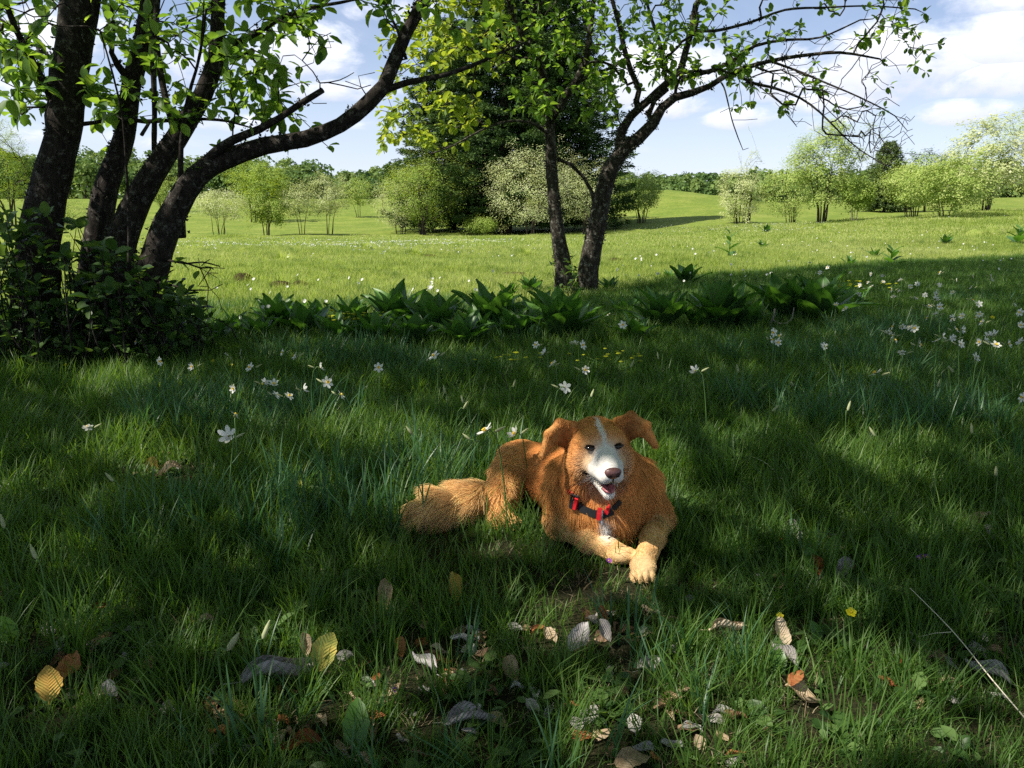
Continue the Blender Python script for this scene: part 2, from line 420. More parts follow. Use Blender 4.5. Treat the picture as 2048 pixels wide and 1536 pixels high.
def build_leaves(name, P, N, U, S, val, mat, parent=None, kind='leaf', wid=1.0, stuff=True):
    V, F, k = leaves_np(P, N, U, S, kind, wid)
    at_ = {'v': np.repeat(val, k)}
    if kind == 'leaf': at_['rib'] = np.tile(LEAF_RIB, len(P))
    o = mesh_np(name, V - (0 if parent is None else np.array(parent.location)), F, mat, parent, attrs=at_, smooth=(kind != 'dia2'))
    if stuff: o['kind'] = 'stuff'
    return o
def leaf_protos(n, mat, seed=1):
    """single leaves as meshes, each with its own value of colour and its own curl"""
    rng = np.random.default_rng(seed); out = []
    for i in range(n):
        V = LEAF_V.copy(); V[:, 2] += rng.uniform(-.16, .08) * V[:, 1] ** 2 + rng.uniform(-.1, .35) * np.abs(V[:, 0])
        V[:, 0] *= rng.uniform(.8, 1.1); V[:, 0] += rng.uniform(-.06, .06) * V[:, 1] ** 2
        o = mesh_np('leaf', V, [LEAF_Q, LEAF_T], mat, attrs={'v': np.full(10, (i + .5) / n), 'rib': LEAF_RIB}, link=False)
        out.append(o.data); bpy.data.objects.remove(o)
    return out
def leaf_objects(P, N, U, S, protos, parent, rng, name='leaf'):
    x, y, z = basis(N, U); off = np.array(parent.location)
    for i in range(len(P)):
        M4 = Matrix(((x[i][0] * S[i], y[i][0] * S[i], z[i][0] * S[i], P[i][0] - off[0]),
                     (x[i][1] * S[i], y[i][1] * S[i], z[i][1] * S[i], P[i][1] - off[1]),
                     (x[i][2] * S[i], y[i][2] * S[i], z[i][2] * S[i], P[i][2] - off[2]), (0, 0, 0, 1)))
        o = bpy.data.objects.new(name, protos[int(rng.integers(len(protos)))]); C.objects.link(o); o.parent = parent; o.matrix_local = M4
def whorl(rng, tip, d, n, size, droop=.2, spread=.9):
    """n leaves round a twig end: positions, normals, directions, sizes"""
    d = d / (np.linalg.norm(d) + 1e-9)
    a = np.cross(d, [0.2, .1, 1]); a /= (np.linalg.norm(a) + 1e-9); b = np.cross(d, a)
    th = rng.uniform(0, 6.28) + np.arange(n) * 2.4
    out = np.cos(th)[:, None] * a + np.sin(th)[:, None] * b
    U = out * spread + d[None] * rng.uniform(.2, .9, (n, 1)) + rng.normal(0, .15, (n, 3)); U[:, 2] -= droop
    N = np.cross(U, np.cross(np.array([0, 0, 1.0])[None] + rng.normal(0, .25, (n, 3)), U)) * 1.0
    N = N + rng.normal(0, .12, (n, 3)) * np.linalg.norm(N, axis=1)[:, None]
    P = tip + U * .01 + rng.normal(0, .012, (n, 3))
    return P, N, U, size * rng.uniform(.65, 1.15, n)

def scatter(name, pts, rot, scl, idx, sources, kind='stuff', label=None, cat=None):
    """one object of kind stuff: copies of the sources on points, by geometry nodes"""
    coll = bpy.data.collections.new(name + '_sources')
    for s in sources:
        coll.objects.link(s)
    me = bpy.data.meshes.new(name); me.vertices.add(len(pts)); me.vertices.foreach_set('co', np.ascontiguousarray(pts, np.float32).ravel())
    a = me.attributes.new('rot', 'FLOAT_VECTOR', 'POINT'); a.data.foreach_set('vector', np.ascontiguousarray(rot, np.float32).ravel())
    a = me.attributes.new('scl', 'FLOAT_VECTOR', 'POINT'); a.data.foreach_set('vector', np.ascontiguousarray(scl, np.float32).ravel())
    a = me.attributes.new('idx', 'INT', 'POINT'); a.data.foreach_set('value', np.ascontiguousarray(idx, np.int32))
    me.update(); o = bpy.data.objects.new(name, me); C.objects.link(o)
    ng = bpy.data.node_groups.new(name, 'GeometryNodeTree')
    ng.interface.new_socket('Geometry', in_out='INPUT', socket_type='NodeSocketGeometry'); ng.interface.new_socket('Geometry', in_out='OUTPUT', socket_type='NodeSocketGeometry')
    n = ng.nodes; L = ng.links; gi = n.new('NodeGroupInput'); go = n.new('NodeGroupOutput')
    ci = n.new('GeometryNodeCollectionInfo'); ci.inputs['Collection'].default_value = coll
    ci.inputs['Separate Children'].default_value = True; ci.inputs['Reset Children'].default_value = True
    ip = n.new('GeometryNodeInstanceOnPoints'); ip.inputs['Pick Instance'].default_value = True
    def na(nm, t):
        q = n.new('GeometryNodeInputNamedAttribute'); q.data_type = t; q.inputs['Name'].default_value = nm; return q
    r_ = na('rot', 'FLOAT_VECTOR'); s_ = na('scl', 'FLOAT_VECTOR'); i_ = na('idx', 'INT')
    e2r = n.new('FunctionNodeEulerToRotation'); L.new(r_.outputs['Attribute'], e2r.inputs[0])
    L.new(gi.outputs[0], ip.inputs['Points']); L.new(ci.outputs[0], ip.inputs['Instance']); L.new(i_.outputs['Attribute'], ip.inputs['Instance Index'])
    L.new(e2r.outputs[0], ip.inputs['Rotation']); L.new(s_.outputs['Attribute'], ip.inputs['Scale']); L.new(ip.outputs[0], go.inputs[0])
    md = o.modifiers.new('scatter', 'NODES'); md.node_group = ng
    tag(o, label, cat, kind=kind); return o
# ------------------------------------------------------------------ ground
def build_ground():
    ys = np.concatenate([-np.geomspace(60, .5, 24), np.arange(0, 14, .12), np.geomspace(14, 900, 260)])
    ts = np.concatenate([-np.geomspace(900, 10, 30), np.arange(-9.8, 9.8, .14), np.geomspace(10, 900, 30)])
    # lateral step grows with distance
    V = []
    for y in ys:
        w = max(1.0, abs(y) / 9.0) if y > 0 else 1.0
        x = np.where(np.abs(ts) < 9.9, ts * min(w, 30), np.sign(ts) * (np.abs(ts) + 9.8 * (min(w, 30) - 1)))
        V.append(np.stack([x, np.full_like(x, y), H(x, np.full_like(x, max(y, 0) * 1.0))], 1))
    n = len(ts); V = np.concatenate(V); i = np.arange(len(ys) - 1)[:, None] * n; j = np.arange(n - 1)[None]
    F = np.stack([i + j, i + j + 1, i + n + j + 1, i + n + j], -1).reshape(-1, 4)
    m, nt, nn, L, out = newmat('meadow_soil')
    g = nn.new('ShaderNodeNewGeometry')
    def noise(s, d=6, r=.6):
        t = nn.new('ShaderNodeTexNoise'); t.inputs['Scale'].default_value = s; t.inputs['Detail'].default_value = d; t.inputs['Roughness'].default_value = r
        L.new(g.outputs['Position'], t.inputs['Vector']); return t.outputs[0]
    # near: soil, moss and straw; far: short turf
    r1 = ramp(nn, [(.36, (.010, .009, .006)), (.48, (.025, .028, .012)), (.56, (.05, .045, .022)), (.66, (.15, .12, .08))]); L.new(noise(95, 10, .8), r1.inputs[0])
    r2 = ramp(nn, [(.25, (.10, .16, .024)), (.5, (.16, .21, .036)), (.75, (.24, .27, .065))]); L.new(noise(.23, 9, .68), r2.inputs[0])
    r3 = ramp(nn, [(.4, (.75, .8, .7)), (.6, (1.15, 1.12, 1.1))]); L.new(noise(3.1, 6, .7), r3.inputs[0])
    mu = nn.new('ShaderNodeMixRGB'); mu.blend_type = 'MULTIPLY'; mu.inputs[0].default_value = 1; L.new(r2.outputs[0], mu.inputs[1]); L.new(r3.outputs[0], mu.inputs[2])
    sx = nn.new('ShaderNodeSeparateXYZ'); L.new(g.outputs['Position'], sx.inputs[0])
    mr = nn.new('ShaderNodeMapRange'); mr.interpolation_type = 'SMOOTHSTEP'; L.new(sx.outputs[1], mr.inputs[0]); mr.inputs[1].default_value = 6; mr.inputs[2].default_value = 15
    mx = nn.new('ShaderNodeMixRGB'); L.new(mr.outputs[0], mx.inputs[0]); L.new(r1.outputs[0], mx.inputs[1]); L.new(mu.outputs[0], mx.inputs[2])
    p = nn.new('ShaderNodeBsdfPrincipled'); p.inputs['Roughness'].default_value = .95; p.inputs['Specular IOR Level'].default_value = .1
    L.new(mx.outputs[0], p.inputs['Base Color'])
    b = nn.new('ShaderNodeBump'); b.inputs['Strength'].default_value = .8; b.inputs['Distance'].default_value = .03; L.new(noise(60, 10, .8), b.inputs['Height']); L.new(b.outputs[0], p.inputs['Normal'])
    L.new(p.outputs[0], out.inputs[0])
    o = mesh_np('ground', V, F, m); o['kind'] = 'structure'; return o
build_ground()

# sun map shaping the unseen canopy: edge of its shade, flecks cut through it
EDGE = [(-2200, 700), (0, 700), (380, 680), (700, 668), (1000, 640), (1150, 606), (1260, 590), (1330, 566), (1450, 556), (1600, 545), (1800, 532), (2048, 520), (3800, 500)]
_e = np.array([at(max(min(px, 2600), -900), py)[:2] for px, py in EDGE])
def shade_edge_y(px):
    return np.interp(px, [e[0] for e in EDGE], [e[1] for e in EDGE])
FLECKS = [(900, 1000, 110, 60, .9), (1040, 930, 60, 60, .9), (1000, 1010, 140, 110, .62), (1190, 950, 150, 150, .60), (1610, 1430, 300, 140, 1.0), (1330, 1500, 200, 60, .9), (1285, 1120, 46, 50, .95), (1545, 1075, 60, 45, .85), (1790, 930, 110, 50, .95), (1500, 905, 90, 35, .6), (1345, 960, 60, 50, 1.0),
          (260, 780, 90, 35, 1.0), (100, 740, 90, 35, .7), (300, 920, 110, 40, .9), (480, 960, 120, 60, .35), (740, 880, 110, 50, .95), (900, 900, 60, 40, .85), (1010, 930, 80, 60, .8),
          (860, 1000, 60, 50, .6), (640, 1010, 90, 50, .35), (560, 1060, 80, 60, .35), (1100, 900, 90, 80, .55), (1180, 905, 100, 90, .6), (1250, 1290, 260, 70, .45), (1850, 1300, 140, 90, .4), (760, 1400, 130, 50, .55), (560, 1320, 100, 60, .3),
          (1990, 900, 80, 70, .5), (1950, 640, 140, 40, .35), (300, 1400, 150, 60, .25), (1650, 1180, 120, 60, .35), (1030, 1330, 60, 80, .4), (120, 1100, 60, 90, .25), (1980, 1420, 90, 80, .4), (1150, 1050, 80, 60, .4)]
def lit_prob(px, py, Y=None):
    """0 in deep shade, 1 in full sun, for ground points given by where the photograph shows them"""
    e = shade_edge_y(px); lp = np.where(py < e, 1.0, 0.0)
    gx_ = 0 if Y is None else .07 * FOC / np.clip(Y, 1.2, 30); gy_ = 0 if Y is None else .030 * FOC / np.clip(Y, 1.2, 30)
    for (cx, cy_, a, b, w) in FLECKS:
        a, b = (a * .72, b * .72) if cy_ < 1200 else (a, b)
        d = ((px - cx) / (a + gx_)) ** 2 + ((py - cy_) / (b + gy_)) ** 2
        lp = np.maximum(lp, w * np.clip(2.6 * (1.1 - d), 0, 1))
    return lp

# ------------------------------------------------------------------ background trees
MAT['crown_pale'] = leafmat('crown_pale', [(0, (.32, .40, .15)), (.45, (.46, .51, .23)), (.8, (.58, .60, .36)), (1, (.74, .74, .52))], .4, (1.2, 1.2, .8), .7, .1)
MAT['crown_olive'] = leafmat('crown_olive', [(0, (.18, .27, .055)), (.5, (.31, .40, .10)), (.85, (.44, .50, .18)), (1, (.60, .62, .32))], .42, (1.3, 1.3, .7), .7, .1)
MAT['crown_fresh'] = leafmat('crown_fresh', [(0, (.14, .24, .035)), (.5, (.26, .36, .065)), (1, (.40, .48, .13))], .42, (1.4, 1.3, .5), .6, .15)
MAT['crown_deep'] = leafmat('crown_deep', [(0, (.04, .08, .02)), (.6, (.09, .15, .035)), (1, (.16, .23, .06))], .2, (1.2, 1.2, .6), .7, .1)
MAT['crown_wood'] = leafmat('crown_wood', [(0, (.07, .13, .045)), (.5, (.14, .22, .065)), (1, (.25, .32, .10))], .3, (1.2, 1.2, .7), .8, .05)

def bgtree(name, px, base, top, hw, mat, stems=5, nl=5000, seed=0, label=None, cat='tree', group=None, lean=0.0, low=0.14, lsize=.13, bark='bark_far', airy=1.0, tips=230, dy=0.0, flat=.8, leader=0):
    rng = np.random.default_rng(seed); B = at(px, base); B = np.array([B[0], B[1] + dy, float(H(B[0], B[1] + dy))])
    if dy: B[0] = B[0] * (1 + dy / max(B[1] - dy, 1) * 0)
    s = scale_at(B); ht = (base - top) / s; rw = hw / s
    root = empty(name, B); tag(root, label, cat, group)
    g = Growth(seed)
    cz = ht * (1 + low) / 2; rz = ht * (1 - low) / 2
    for k in range(stems):
        a = rng.uniform(0, 6.28); q = rng.uniform(.35, 1.0); e = np.array([math.cos(a) * rw * .55 * q + lean * rw, math.sin(a) * rw * .55 * q, ht * rng.uniform(.42, .62)])
        b0 = np.array([math.cos(a), math.sin(a), 0]) * rng.uniform(.08, .30) * min(rw, 1.6) * (0.3 if stems < 3 else 1)
        r0 = ht * rng.uniform(.007, .012) * (1.9 if stems < 3 else 1)
        if stems == 1: e = np.array([lean * rw, 0, ht * .75]); b0 *= 0
        mid = b0 * .5 + e * .5 + np.array([math.cos(a) * .1 * rw, math.sin(a) * .1 * rw, 0]); mid[:2] = b0[:2] + (e[:2] - b0[:2]) * .35
        g.limb([b0 + [0, 0, -.1], b0 * 1.2 + [0, 0, ht * .1], mid, e], [r0, r0 * .85, r0 * .6, r0 * .3], step=ht * .06)
    # tips in a lumpy dome
    lob = rng.normal(0, 1, (9, 3)); lob /= np.linalg.norm(lob, axis=1)[:, None]; lob[:, 2] = np.abs(lob[:, 2]) * .8
    lobr = rng.uniform(.58, 1.25, 9)
    T = []
    while len(T) < tips:
        d = rng.normal(0, 1, 3); d /= np.linalg.norm(d); k = int(np.argmax(lob @ d)); rr = rng.uniform(.45, 1) ** .6 * lobr[k] * airy
        q = d * rr
        if q[2] < -flat: continue
        w = 1.0 if q[2] > 0 else 1 - .25 * q[2] ** 2
        if rng.uniform() < .17: q = q * rng.uniform(1.05, 1.32)
        T.append(np.array([q[0] * rw * w + lean * rw, q[1] * rw * w, cz + q[2] * rz]))
    for k in range(leader): T.append(np.array([rng.normal(0, .12) * rw + lean * rw, rng.normal(0, .1) * rw, ht * rng.uniform(.95, 1.3)]))
    T.sort(key=lambda q: q[2] * .6 + np.hypot(q[0], q[1]))
    g.reach(T, step=ht * .055, gnarl=.28, bend=.12)
    g.radii(tip=ht * .0012, ex=2.3); tb = Tubes(); g.mesh(tb, lambda r: 6 if r > ht * .006 else 3, .08)
    V = np.concatenate(tb.V)
    tr = tb.build('trunk', MAT[bark]) ; tr.parent = root
    # leaf tufts on the tips and along the outer twigs
    P = np.array(g.P); tipi = np.array(g.tips); nodes = [i for i in range(len(P)) if g.fix[i] == 0]
    src = np.concatenate([np.repeat(tipi, 3), rng.choice(nodes, 2 * len(tipi))]); per = max(4, int(1.75 * nl / len(src)))
    cs = rw * .062 + .05; src = src[rng.uniform(0, 1, len(src)) < .8]; c = P[src]
    Q = (c[:, None, :] + rng.normal(0, 1, (len(src), per, 3)) * cs * np.array([1, 1, .75])).reshape(-1, 3)
    out = Q - np.array([lean * rw, 0, cz]); out /= (np.linalg.norm(out, axis=1)[:, None] + 1e-6)
    N = out * 1.1 + rng.normal(0, .38, Q.shape) + [0, 0, .65] + np.array([TOSUN * .9]); U = rng.normal(0, 1, Q.shape) + [0, 0, .6]
    tuftv = np.repeat(rng.uniform(0, 1, len(src)), per); val = np.clip(.65 * tuftv + .35 * rng.uniform(0, 1, len(Q)), 0, 1)
    o = build_leaves('crown', Q, N, U, lsize * .80 * rng.uniform(.6, 1.3, len(Q)), val, MAT[mat], None, 'dia2')
    o.parent = root; del o['kind']
    return root

def conifer(px, base, top, hw, seed, label, dy=0.0, nl=16000, mat='needles'):
    rng = np.random.default_rng(seed); B = at(px, base); x = B[0] * (B[1] + dy) / B[1]; B = np.array([x, B[1] + dy, float(H(x, B[1] + dy))])
    s = scale_at(B); ht = (base - top) / s; rw = hw / s
    root = empty('fir_tree', B); tag(root, label, 'tree')
    tb = Tubes(); tb.add([[0, 0, -.2], [0, 0, ht * .3], [.1, 0, ht * .97]], [ht * .022, ht * .016, .03], 9, .05, rng)
    P = []; D = []; L_ = []
    nb = int(ht * 13)
    for i in range(nb):
        f = (i + rng.uniform(0, 1)) / nb; z = ht * (.05 + .93 * f); a = i * 2.399 + rng.uniform(-.3, .3)
        ln = rw * (1 - f) ** .62 * rng.uniform(.72, 1.12) * (.8 + .2 * min(1, f * 8)) + .25
        d = np.array([math.cos(a), math.sin(a), 0]); m = 7
        t = np.linspace(0, 1, m); pts = np.array([0, 0, z]) + d * (ln * t)[:, None]; pts[:, 2] += ln * (-.10 * t - .12 * t ** 2 + .16 * t ** 4)
        tb.add(pts, np.linspace(.045, .01, m) * (1.2 - f), 4, 0)
        k = int(ln * 10) + 4
        tt = rng.uniform(.12, 1, k) ** .7; pp = np.array([0, 0, z]) + d * (ln * tt)[:, None]; pp[:, 2] += ln * (-.10 * tt - .12 * tt ** 2 + .16 * tt ** 4)
        side = np.cross(d, [0, 0, 1]); w = (rng.uniform(-1, 1, k) * .30 * ln * (1.1 - tt) ** .5 + rng.normal(0, .07, k))
        pp = pp + side * w[:, None]; pp[:, 2] -= np.abs(w) * .25 + rng.uniform(0, .08, k)
        P.append(pp); D.append(np.tile(d, (k, 1)) + side * np.sign(w)[:, None] * .9)
        L_.append(np.clip(tt * .55 + rng.uniform(0, .45, k) * (.4 + .6 * f), 0, 1))
    tr = tb.build('trunk', MAT['bark_far']); tr.parent = root
    P = np.concatenate(P); D = np.concatenate(D); L_ = np.concatenate(L_); per = 8
    Q = np.repeat(P, per, 0) + rng.normal(0, .10, (len(P) * per, 3)); U = np.repeat(D, per, 0) + rng.normal(0, .45, Q.shape) - [0, 0, .15]
    N = rng.normal(0, .5, Q.shape) + [0, 0, 1]
    o = build_leaves('crown', Q, N, U, rng.uniform(.18, .42, len(Q)), np.clip(np.repeat(L_, per) + rng.normal(0, .12, len(Q)), 0, 1), MAT[mat], None, 'dia2', .5); o.parent = root; del o['kind']
    return root
MAT['needles_soft'] = leafmat('needles_soft', [(0, (.05, .09, .03)), (.5, (.11, .17, .055)), (1, (.21, .27, .10))], .25, (1, 1, .6), .6, .15)
MAT['needles'] = leafmat('needles', [(0, (.016, .034, .012)), (.5, (.038, .078, .022)), (.8, (.085, .15, .035)), (1, (.16, .24, .055))], .12, (1, 1, .5), .6, .15)

def background():
    T = bgtree
    T('whitebeam_tree', 440, 471, 372, 66, 'crown_pale', 6, 5200, 11, 'low cream-green whitebeam on five thin stems, nearest the leaning trunks in the meadow', low=0.22, lsize=.12)
    T('maple_tree', 533, 471, 322, 62, 'crown_fresh', 4, 9000, 12, 'tall fresh green tree between two cream whitebeams in the meadow', low=0.07, lsize=.16, leader=0, tips=300)
    T('maple_tree', 505, 444, 285, 40, 'crown_fresh', 3, 4500, 41, 'bright green treetop rising behind the long arching limb', low=0.19, lsize=.2)
    T('whitebeam_tree', 655, 468, 352, 50, 'crown_pale', 3, 4600, 13, 'cream flowering whitebeam with clear bare stems below its dome', low=0.26, lsize=.12)
    T('whitebeam_tree', 605, 469, 360, 44, 'crown_pale', 3, 3600, 42, 'slim cream whitebeam leaning left beside the clear-stemmed one', low=0.25, lsize=.12, lean=-.1)
    T('whitebeam_tree', 718, 434, 362, 38, 'crown_olive', 3, 2400, 14, 'small grey-green tree on the slope behind, left of the bushy thicket', low=0.22, lsize=.2)
    T('whitebeam_tree', 845, 470, 298, 90, 'crown_fresh', 8, 9500, 15, 'broad bushy yellow-green whitebeam reaching the ground left of the firs', low=0.02, lsize=.14, tips=330, leader=16, lean=-.1)
    T('whitebeam_tree', 800, 468, 345, 62, 'crown_pale', 4, 5200, 43, 'cream-leaved bush at the left foot of the broad thicket', low=0.01, lsize=.12)
    conifer(905, 464, 60, 150, 21, 'left dark fir of the clump with its branches down to the grass', dy=3)
    conifer(1010, 466, -190, 185, 22, 'tallest dark fir in the middle of the clump')
    conifer(1110, 464, -60, 165, 23, 'dark fir on the right of the clump behind the pale whitebeam', dy=2)
    T('whitebeam_tree', 1060, 471, 292, 92, 'crown_pale', 5, 9000, 16, 'pale whitebeam seen behind the twin trunks in front of the dark firs', low=0.07, lsize=.12, tips=330)
    T('whitebeam_tree', 1160, 468, 320, 62, 'crown_pale', 4, 6000, 44, 'pale whitebeam half hidden by the right twin trunk', low=0.09, lsize=.12)
    T('fir_shrub', 965, 470, 433, 48, 'crown_fresh', 6, 3200, 17, 'low yellow-green bush at the foot of the dark firs', cat='shrub', low=0.00, lsize=.12)
    T('whitebeam_tree', 1283, 446, 345, 50, 'crown_olive', 8, 6500, 18, 'lone round olive tree on many stems below the grassy knoll', low=0.17, lsize=.16)
    T('whitebeam_tree', 1232, 440, 352, 42, 'crown_olive', 4, 3200, 45, 'olive tree just behind the right twin trunk', low=0.06, lsize=.18)
    T('whitebeam_tree', 1478, 447, 342, 46, 'crown_pale', 7, 5600, 19, 'white-flowered bush at the left end of the right-hand group', low=0.04, lsize=.14)
    T('birch_tree', 1495, 446, 288, 30, 'crown_pale', 2, 1100, 46, 'airy thin tree rising above the white-flowered bush', low=0.22, lsize=.13, airy=1.0, tips=90)
    T('whitebeam_tree', 1642, 448, 232, 88, 'crown_olive', 7, 11500, 20, 'tall open tree with a dark straight trunk in the right-hand group', low=0.09, lsize=.15, tips=330)
    T('whitebeam_tree', 1585, 447, 330, 60, 'crown_olive', 5, 5000, 47, 'low olive tree leaning left beside the dark straight trunk', low=0.05, lsize=.14, lean=-.15)
    T('whitebeam_tree', 1712, 443, 352, 44, 'crown_fresh', 4, 4200, 24, 'small yellow-green tree on pale stems beside the dark straight trunk', low=0.19, lsize=.14, bark='bark_pale')
    conifer(1768, 424, 285, 52, 25, 'dark pointed fir standing behind the right-hand group', dy=0, mat='needles_soft')
    T('oak_tree', 1855, 424, 292, 60, 'crown_deep', 3, 4800, 26, 'dark rounded tree behind the pale whitebeams on the right', low=0.06, lsize=.26)
    T('whitebeam_tree', 1828, 437, 322, 72, 'crown_olive', 7, 7200, 27, 'olive whitebeam on a cluster of stems, left of the gnarled pair', low=0.14, lsize=.14)
    T('whitebeam_tree', 1892, 436, 318, 74, 'crown_olive', 4, 7200, 28, 'pale green whitebeam with a short forked trunk near the right edge', low=0.12, lsize=.14)
    T('whitebeam_tree', 1965, 424, 250, 78, 'crown_pale', 5, 5200, 29, 'faint grey-green airy tree behind the trees at the right edge', low=0.12, lsize=.2)
    T('whitebeam_tree', 2062, 420, 208, 130, 'crown_olive', 4, 14000, 30, 'largest pale green tree, cut off by the right edge', low=0.06, lsize=.16, tips=380)
    T('whitebeam_tree', 2190, 425, 230, 110, 'crown_olive', 4, 4000, 48, 'pale green tree beyond the right edge', low=0.06, lsize=.2)
    T('ash_tree', 22, 452, 232, 78, 'crown_fresh', 4, 9000, 31, 'leafy green tree behind the leftmost trunk at the left edge', low=0.03, lsize=.16)
    T('ash_tree', -60, 455, 250, 80, 'crown_fresh', 4, 4000, 32, 'leafy green tree beyond the left edge', low=0.06, lsize=.2)
    T('whitebeam_tree', 325, 425, 350, 44, 'crown_olive', 4, 3600, 33, 'grey-green tree on the slope seen between the leaning trunks', low=0.06, lsize=.2)
    T('whitebeam_tree', 130, 448, 395, 70, 'crown_olive', 4, 3000, 34, 'low olive bush behind the leftmost trunk', low=0.00, lsize=.15)
background()

def woodland():
    """the far wood: one mass of crowns on the skyline"""
    rng = np.random.default_rng(5); P = []; N = []; U = []; S = []; Vv = []
    def top_at(px):
        return np.interp(px, [-400, 0, 180, 300, 450, 560, 640, 655, 700, 740, 800, 1200, 1260, 1400, 1450, 1600, 1750, 1900, 2100, 2500], [290, 296, 300, 305, 310, 318, 322, 342, 350, 338, 330, 345, 349, 349, 344, 345, 340, 335, 330, 320])
    TB = Tubes()
    for row, (dist, dz) in enumerate([(178, 14), (188, 6), (200, 0), (215, -5)]):
        px = -420.0
        while px < 2520:
            d = dist * (1.0 + .0 * px) + rng.uniform(-5, 5)
            if 660 < px < 1500: d *= 1.18
            x = (px - 1024) / FOC * d; z0 = float(H(x, d)); sc = FOC / d
            top = top_at(px) + rng.normal(0, 8) + dz
            ht = (CAMZ + d * math.tan(math.atan((768 - top) / FOC) - PITCH)) - z0
            ht = max(ht, 4.0); rw = rng.uniform(2.6, 4.4)
            n = 420; nb = 14
            lob = rng.normal(0, 1, (nb, 3)); lob /= np.linalg.norm(lob, axis=1)[:, None]; lob = lob * np.array([rw, rw, ht * .36]) * rng.uniform(.5, .8, (nb, 1)); 
            k = rng.integers(0, nb, n); dd = rng.normal(0, 1, (n, 3)); dd /= np.linalg.norm(dd, axis=1)[:, None]; dd[:, 2] = np.abs(dd[:, 2]) * 1.0 - .25
            q = np.array([x, d, z0 + ht * .60]) + lob[k] + dd * rw * .42 * rng.uniform(.75, 1.05, (n, 1))
            q[:, 2] = np.minimum(q[:, 2], z0 + ht * rng.uniform(.97, 1.02, n))
            P.append(q); N.append(dd + rng.normal(0, .35, (n, 3)) + [0, 0, .3]); U.append(rng.normal(0, 1, (n, 3))); S.append(rng.uniform(.5, 1.15, n))
            q[:, 2] = np.where(rng.uniform(0, 1, n) < .28, z0 + ht * rng.uniform(0, .5, n), q[:, 2])
            hue = rng.uniform(0, .7); Vv.append(np.clip(hue + rng.uniform(-.1, .3, n), 0, 1))
            TB.add([[x, d, z0 - .5], [x + .3, d, z0 + ht * .6]], [.3, .12], 4, 0)
            px += rw * sc * rng.uniform(.9, 1.3)
    P = np.concatenate(P)
    o = build_leaves('woodland', P, np.concatenate(N), np.concatenate(U), np.concatenate(S), np.concatenate(Vv), MAT['crown_wood'], None, 'dia2', 1.3)
    tag(o, 'green woodland along the skyline at the far edge of the meadow', 'woodland')
    t = TB.build('trunks', MAT['bark_far'], None); t.parent = o; t['kind'] = 'stuff'
woodland()
# ------------------------------------------------------------------ the two near trees
def L3(pts, Y0):
    """limb from (px, py, width px, Y offset) to world points and radii"""
    P = []; r = []
    for p in pts:
        q = W(p[0], p[1], Y0 + (p[3] if len(p) > 3 else 0)); P.append(q); r.append(p[2] / 2 * .80 / scale_at(q))
    return np.array(P), np.array(r)

def shade_canopy_leaves(rng, n, gx, gy, zlo, zhi, cull):
    """unseen high-crown leaves, set towards the sun to cast the ground shade and flecks"""
    G = np.stack([rng.uniform(*gx, n), rng.uniform(*gy, n)], 1); z = rng.uniform(zlo, zhi, n); hg = H(G[:, 0], G[:, 1])
    px, py, dep = proj(np.column_stack([G, hg]))
    keep = (dep < .3) | (rng.uniform(0, 1, n) > lit_prob(px, py, G[:, 1]))
    k2 = ~((dep > .3) & (py < shade_edge_y(px) + 3)); keep &= k2
    sh = z / math.tan(SUN_EL)
    P = np.column_stack([G[:, 0] + SUN_H[0] * sh, G[:, 1] + SUN_H[1] * sh, z + hg])
    qx, qy, dq = proj(P); vis = (dq > .2) & (qx > -120) & (qx < 2170) & (qy > -60)
    P = P[keep & ~vis]; return P[cull(P)]
LT = np.array([-3.35, 5.75]); MT = np.array([0.75, 10.0])
def sun_plane(P):
    a = np.cross(TOSUN, [0, 0, 1.0]); a /= np.linalg.norm(a); b = np.cross(TOSUN, a); return np.stack([P @ a, P @ b], 1)
def thin_over(P, below, rng, cell=.16, drop=.7):
    """gaps cut in the unseen crown so sun reaches the leaves in view"""
    key = lambda Q: (np.floor(Q[:, 0] / cell).astype(int) * 100003 + np.floor(Q[:, 1] / cell).astype(int))
    hit = np.isin(key(sun_plane(P)), np.unique(key(sun_plane(below)))); return P[~(hit & (rng.uniform(0, 1, len(P)) < drop))]
crownA = lambda P: (np.hypot(P[:, 0] - LT[0], P[:, 1] - LT[1]) * 1.0 < np.hypot(P[:, 0] - MT[0], P[:, 1] - MT[1]) + .2)
crownB = lambda P: ~crownA(P)

